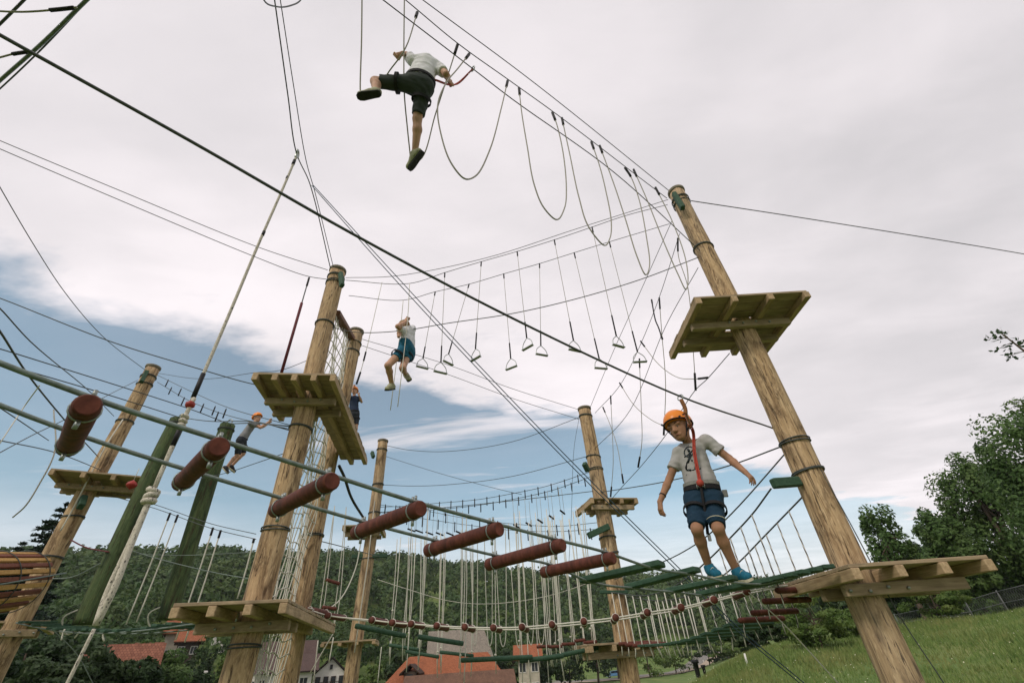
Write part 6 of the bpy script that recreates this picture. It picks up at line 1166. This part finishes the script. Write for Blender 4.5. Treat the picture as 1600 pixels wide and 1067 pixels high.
    hem = pel + uph * .015 * S; g.wrinkle(.008 * S, 38 / S, seed); g.cut(hem, -uph); nk = (J['head'] - J['neck']).normalized(); g.cap(J['neck'] - up * .07 * S, J['neck'] - up * .005 * S, .075 * S, .060 * S, .03 * S); g.ell(J['neck'] + nk * .055 * S + fw * .02 * S, (.088 * S, .088 * S, .062 * S), (fw, side, up), 0, True); g.obj('shirt', shirt, t)
    g = SDF([J[k] for k in ('hipL', 'hipR', 'knL', 'knR', 'waist')], h, .22 * S)
    g.ell(pel - uph * .01 * S, (.105 * S + e * 1.8, .152 * S + e * 1.6, .112 * S + e * 1.8), (fwh, sdh, uph), 0); g.ell(pel + uph * .06 * S, (.095 * S + e, .138 * S + e, .08 * S), (fwh, sdh, uph), .05 * S)
    for q in 'LR':
        hp, kn = J['hip' + q], J['kn' + q]; d = (kn - hp).normalized(); g.cap(hp, hp + d * (kn - hp).length * (shorts_len + .05), (.085 * S + e * .9), .062 * S + e * .8, .06 * S, cuts=[(hp + d * (kn - hp).length * (shorts_len - .06), d)])
    g.wrinkle(.0065 * S, 42 / S, seed + 5); g.cut(pel + uph * .075 * S, uph); g.obj('shorts', shorts, t)
    for q in 'LR':
        an, to, kn = J['an' + q], J['to' + q], J['kn' + q]; z = (an - kn).normalized(); x = (to - an); f = x.normalized(); dn = (z - f * z.dot(f)).normalized(); f = (x.normalized() * .19 - dn * .04).normalized(); dn = (z - f * z.dot(f)).normalized(); sd = f.cross(dn); heel = an - f * .045 * S + dn * .035 * S; tip = an + f * .155 * S + dn * .05 * S
        g = SDF([an, heel, tip], h * .8, .1 * S); g.cap(an - dn * .02 * S, an + dn * .03 * S, .045 * S, .046 * S, .0); g.cap(an + dn * .005 * S, an + f * .06 * S + dn * .028 * S, .044 * S, .044 * S, .02 * S); g.cap(heel, an + f * .05 * S + dn * .03 * S, .041 * S, .043 * S, .02 * S); g.cap(an + f * .05 * S + dn * .03 * S, tip, .043 * S, .036 * S, .02 * S); g.cap(heel + sd * .008 * S, tip + sd * .012 * S, .035 * S, .034 * S, .015 * S)
        g.cut(an - dn * .022 * S - f * .01 * S, -(dn * .95 + f * .2).normalized()); g.cut(an + dn * .066 * S, dn); so = g.obj('shoe', shoe, t)
        m = MB(); pr = [(-.085, .026), (-.06, .038), (0, .040), (.06, .044), (.12, .048), (.165, .040), (.19, .020)]; b0 = an + dn * .064 * S; vs = []
        for s in (1, -1):
            for a, w in (pr if s == 1 else pr[::-1]):
                for zz in (0, .022): vs.append(b0 + f * a * S + sd * (s * w * S) + dn * zz * S)
        n = len(pr) * 2; m.add(vs, [(i * 2, ((i + 1) % n) * 2, ((i + 1) % n) * 2 + 1, i * 2 + 1) for i in range(n)] + [tuple(i * 2 + 1 for i in range(n)), tuple(i * 2 for i in range(n))[::-1]], smooth=False); m.obj('sole', sole, so)
        if h < .0085:
            m = MB()
            for kk in range(3): c = an + f * (.06 + .025 * kk) * S - dn * (.012 - .006 * kk) * S; m.tube([c + sd * .024 * S + dn * .012 * S, c - dn * .004 * S, c - sd * .024 * S + dn * .012 * S], .0032, 5)
            m.obj('lace', M_SOLE, so)
    # eyes and mouth
    S = S0 * hs
    for s in (-1, 1):
        m = MB(); c = hd - hz * .008 * S + hx * .0745 * S + hy * s * .030 * S; m.lathe([(0, .001), (.15, .005 * S), (.5, .0075 * S), (.85, .005 * S), (1, .001)], c - hx * .0085 * S, c + hx * .0085 * S, 10); ey = m.obj('eye', M_EYE, t)
        m = MB(); m.lathe([(0, .0052 * S), (1, .004 * S)], c + hx * .004 * S - hz * .002 * S, c + hx * .0092 * S - hz * .002 * S, 10); m.obj('iris', M_IRIS, ey)
        m = MB(); m.tube(spline([hd + hz * .016 * S + hx * .090 * S + hy * s * .014 * S, hd + hz * .022 * S + hx * .089 * S + hy * s * .032 * S, hd + hz * .015 * S + hx * .078 * S + hy * s * .050 * S], 4), .0042 * S, 5); m.obj('eyebrow', M_HAIR, t)
    m = MB(); m.tube(spline([hd - hz * .070 * S + hx * .077 * S + hy * .024 * S, hd - hz * .068 * S + hx * .0885 * S, hd - hz * .070 * S + hx * .077 * S - hy * .024 * S], 5), .0048 * S, 6); m.obj('mouth', M_LIP, t)
    if helmet:
        g = SDF([hd], h * .8, .2 * S); c = hd + hz * .035 * S - hx * .008 * S; g.ell(c, (.128 * S, .104 * S, .118 * S), (hx, hy, hz), 0); g.ell(c - hz * .0 * S - hx * .05 * S, (.085 * S, .09 * S, .09 * S), (hx, hy, hz), .03 * S)
        g.cut(c - hz * .012 * S + hx * .0, -hz * .97 + hx * .22); he = g.obj('helmet', M_HELMET, t)
        m = MB(); rim = []
        for i in range(33):
            a = 2 * math.pi * i / 32; p = c + hx * math.cos(a) * .129 * S + hy * math.sin(a) * .105 * S; p = p - hz * ((.012 - math.cos(a) * .129 * .22) * S); rim.append(p)
        m.tube(rim, .0065 * S, 6, False); m.obj('helmet_rim', M_HELMET if h > .009 else M_STRAP, he)
        if h < .009:
            for s in (-1, 1):
                for ax_, el_, w_, l_ in ((.35, .30, .010, .022), (-.05, .42, .008, .012), (-.30, .42, .008, .010), (.72, .18, .008, .014), (-.62, .35, .009, .02)):
                    n = (hx * ax_ + hy * s * math.sqrt(max(.05, 1 - ax_ * ax_ - el_ * el_)) + hz * el_).normalized(); r_ = 1 / math.sqrt((n.dot(hx) / .128) ** 2 + (n.dot(hy) / .104) ** 2 + (n.dot(hz) / .118) ** 2); p = c + n * (r_ * S); tx = hx - n * hx.dot(n); m = MB(); m.box(p, l_ * 1.5 * S, w_ * 1.5 * S, .004, tx, n.cross(tx), .0015); m.obj('vent', M_STRAP, he)
            for s in (-1, 1):
                m = MB(); m.tube(spline([c + hy * s * .098 * S + hx * .035 * S - hz * .01 * S, hd - hz * .035 * S + hx * .03 * S + hy * s * .070 * S, hd - hz * .090 * S + hx * .038 * S + hy * s * .042 * S, hd - hz * .121 * S + hx * .045 * S], 5), .0055 * S, 5); m.tube(spline([c + hy * s * .100 * S - hx * .045 * S - hz * .01 * S, hd - hz * .03 * S + hy * s * .076 * S, hd - hz * .06 * S + hx * .03 * S + hy * s * .062 * S], 4), .005 * S, 5); m.obj('chin_strap', M_STRAP, t)
    if hair:
        g = SDF([hd], h, .2 * S); g.ell(hd + hz * .035 * S - hx * .02 * S, (.102 * S, .085 * S, .10 * S), (hx, hy, hz), 0); g.wrinkle(.004, 60, 3); g.cut(hd - hz * .03 * S, -hz * .8 + hx * .6); g.obj('hair', hair, t)
    S = S0
    # climbing harness: waist belt and leg loops
    band(t, 'harness_belt', M_STRAP, pel + uph * .085 * S, fwh, sdh, .128 * S, .170 * S, .042 * S, .006)
    for q in 'LR':
        hp, kn = J['hip' + q], J['kn' + q]; d = (kn - hp).normalized(); x, y, z = frame(d, fwh); band(t, 'leg_loop', M_STRAP, hp.lerp(kn, .42), x, y, .106 * S, .106 * S, .035 * S, .005)
    return t, dict(hx=hx, hy=hy, hz=hz, fw=fw, up=up, side=side, fwh=fwh, uph=uph, pel=pel, sdh=sdh)
J = {k: Vector(v) for k, v in D['boy'].items()}
t, F = person('boy in orange helmet and grey shirt balancing on the green planks, arms spread', D['boy'], .97, (-.35, -.94, 0), (-.62, -.60, -.55), M_SKIN_TAN, M_GREYTEE, M_PETROL, M_SHOE_BLUE, M_SOLE, .0062, hands=('open', 'open'), curl=(.55, .4), facing=(Vector((-.2, .5, -.8)), Vector((.8, .3, .1))), shorts_len=.97, fat=.93, hs=1.38)
pel, fwh, uph, sdh, fw, up, side = (F[k] for k in ('pel', 'fwh', 'uph', 'sdh', 'fw', 'up', 'side'))
def snap(parent, child, p, n, off=.003):
    o = [c for c in parent.children if c.name.split('.')[0] == child][0]; me = o.data; bvh = BVHTree.FromPolygons([v.co + Vector(parent['_o']) for v in me.vertices], [p_.vertices[:] for p_ in me.polygons]); return bvh
bv = snap(t, 'shirt', None, None)
def press(p, lift=.003):
    r = bv.ray_cast(Vector(p) + fw * .4, -fw); return (r[0] + fw * lift) if r[0] else Vector(p) + fw * .12
PR = M_STRAP
m = MB(); pc = J['chest'] - up * .02 - side * .015
def stroke(pts, w):
    q = spline([press(pc + side * a * 1.25 + up * b * 1.2) for a, b in pts], 6); vs = []
    for i, p in enumerate(q):
        d = (q[min(i + 1, len(q) - 1)] - q[max(0, i - 1)]).normalized(); n = d.cross(fw).normalized(); vs += [p - n * w, p + n * w]
    m.add(vs, [(2 * i, 2 * i + 1, 2 * i + 3, 2 * i + 2) for i in range(len(q) - 1)] + [(2 * i + 2, 2 * i + 3, 2 * i + 1, 2 * i) for i in range(len(q) - 1)])
ring = [(.04 * math.cos(a), .055 + .042 * math.sin(a)) for a in np.linspace(.5, 6.0, 14)]
stroke(ring, .006); stroke([(-.005, .085), (.005, .03), (-.03, -.03)], .012); stroke([(-.05, .03), (0, .035), (.065, .075)], .007); stroke([(-.03, -.02), (-.055, -.07), (-.02, -.10)], .011); stroke([(.0, -.02), (.03, -.06), (.015, -.1)], .009); stroke([(-.07, -.115), (0, -.105), (.06, -.118)], .006)
m.obj('shirt_print', simple('dark_print_ink', (.055, .075, .085), .8, .3, 30, bstr=0), t)
band(t, 'grey_belt', M_GREYWEB, pel + uph * .125, fwh, sdh, .128, .163, .035, .006)
bu = pel + uph * .09 + fwh * .13
m = MB()
for s in (-1, 1): m.torus(bu + sdh * .035 * s - uph * .012, sdh, .022, .0045, 14, 6)
m.box(bu, .05, .012, .04, sdh, fwh, .004); m.obj('carabiner', M_STEEL, t)
m = MB(); m.tube(spline([pel + fwh * .135 + uph * .07, pel + fwh * .15 - uph * .06, pel + fwh * .145 - uph * .2, pel + fwh * .12 - uph * .36 - sdh * .01], 5), .014, 6); m.obj('hanging_strap', M_STRAP, t)
m = MB(); m.box(pel + fwh * .12 - uph * .39, .03, .014, .055, sdh, fwh, .004); m.obj('strap_buckle', M_STEEL, t)
m = MB(); m.box(pel + sdh * .205 + uph * .03, .05, .02, .07, sdh, fwh, .005); m.obj('belt_tail', M_GREYWEB, t)
m = MB(); kq = J['hipL'].lerp(J['knL'], .84); x, y, z = frame((J['knL'] - J['hipL']), fwh); m.tube([kq + (x * math.cos(a) + y * math.sin(a)) * .0985 for a in np.linspace(-1.1, 1.0, 9)], .0035, 5); m.obj('reflective_stripe', M_SOLE, t)
# wrist band
d = (J['wrR'] - J['elR']).normalized(); x, y, z = frame(d, (0, 1, 0)); band(t, 'wrist_band', M_STRAP, J['wrR'].lerp(J['elR'], .28), x, y, .029, .029, .012, .003, 16)
# red lanyard from the belt to the safety cable
best = Vector(D['clip'])
t2 = thing('lanyard', 'red lanyard clipping the boy to the thick safety cable', 'lanyard', tuple(bu)); face_off = J['head'] + F['hy'] * .0
w0 = bu + fwh * .03; w1 = J['chest'] + fw * .16 + side * .04; w2 = J['neck'] + fw * .19 + side * .06 + up * .02; w3 = best + Vector((0, 0, -.20))
m = MB()
for o in (-.009, .009): m.tube(spline([w0 + side * o, w1 + side * o, w2 + side * o * .9, w2.lerp(w3, .5) + side * o], 8), .0088, 6)
m.obj('red_webbing', M_REDWEB, t2); m = MB()
tw = [w2.lerp(w3, .4 + .6 * i / 24) for i in range(25)]
for o in (0, math.pi): m.tube([p + side * (.011 * math.cos(i * .9 + o)) + fw * (.011 * math.sin(i * .9 + o)) for i, p in enumerate(tw)], .008, 5)
m.obj('twisted_rope', twist('red_white_rope', (.55, .08, .06), (.62, .55, .5), 40, .6), t2)
m = MB(); m.tube(spline([w3, w3 + Vector((.012, 0, .06)), best + Vector((0, 0, -.045))], 4), .02, 8); m.obj('cover', simple('brown_leather', (.22, .09, .03), .7, .3), t2)
m = MB(); m.torus(best + Vector((0, 0, -.022)), (Vector(D['Q']['safety'][2]) - Vector(D['Q']['safety'][3])), .03, .006, 16, 6); m.obj('carabiner', M_STEEL, t2)
m = MB(); m.lathe([(0, .012), (.3, .034), (.7, .034), (1, .014)], w0 - up * .02, w0 + up * .05, 10); m.obj('red_knot', M_REDWEB, t2)
# the man high on the rope loops, seen from below and behind
t, F = person('man in a pale shirt and dark shorts stepping through the rope loops high overhead', D['man'], .92, (.12, .9, .2), (.1, .8, .4), M_SKIN, M_WHITETEE, M_OLIVE, M_SHOE_OLIVE, M_SOLE_DK, .0072, helmet=True, hands=('fist', 'fist'), grip=((.1, .3, -1), (.2, .2, -1)), shorts_len=.93, seed=4)
a = Vector(D['man']['hipR']) + Vector((.05, .0, .1)); q = min(spline(D['Q']['loop_safety'], 20), key=lambda p: (p - Vector(D['man']['haR']) - Vector((.12, .1, .15))).length)
t2 = thing('lanyard', 'short red lanyard clipping the man to the cable beside his hand', 'lanyard', tuple(q)); m = MB()
for o in (-.012, .012): m.tube(spline([q, Vector(D['man']['haR']) + Vector((.06 + o, .02, .02)), Vector(D['man']['waist']) + Vector((.14 + o, .02, -.02))], 6), .008, 5)
m.obj('red_webbing', M_REDWEB, t2); m = MB(); m.torus(q, (1, 1, .2), .032, .007, 14, 6); m.obj('carabiner', M_STEEL, t2)
# the climber on the stirrups
t, F = person('climber in a white shirt and teal shorts hanging with raised fists on the stirrup ropes', D['climber'], .90, (-.8, -.3, 0), (-.7, -.2, .1), M_SKIN, M_WHITETEE, M_TEAL, M_SHOE_OLIVE, M_SOLE_DK, .0085, helmet=False, hair=M_BLONDE, hands=('fist', 'fist'), shorts_len=.62, seed=7, female=True)
t, F = person('child in an orange helmet and navy shirt behind the edge of the gangway', D['boy4'], .80, (.2, -1, 0), (.1, -1, .3), M_SKIN, M_NAVY, M_DARKSH, M_SHOE_BLK, M_SOLE_DK, .011, hands=('fist', 'fist'), seed=9, hs=1.2)
t, F = person('boy in orange helmet and grey shirt leaning on a cable near the right green post', D['boy5'], .84, (.8, .3, 0), (.85, -.3, -.15), M_SKIN, M_GREYTEE2, M_DARKSH, M_SHOE_BLK, M_SOLE, .011, hands=('fist', 'fist'), grip=((1, -.6, 0), (1, -.6, 0)), seed=12, hs=1.15)
for o in bpy.data.objects:
    if '_o' in o: del o['_o']
print('objects', len(bpy.data.objects), 'tris', sum(len(m.polygons) for m in bpy.data.meshes))
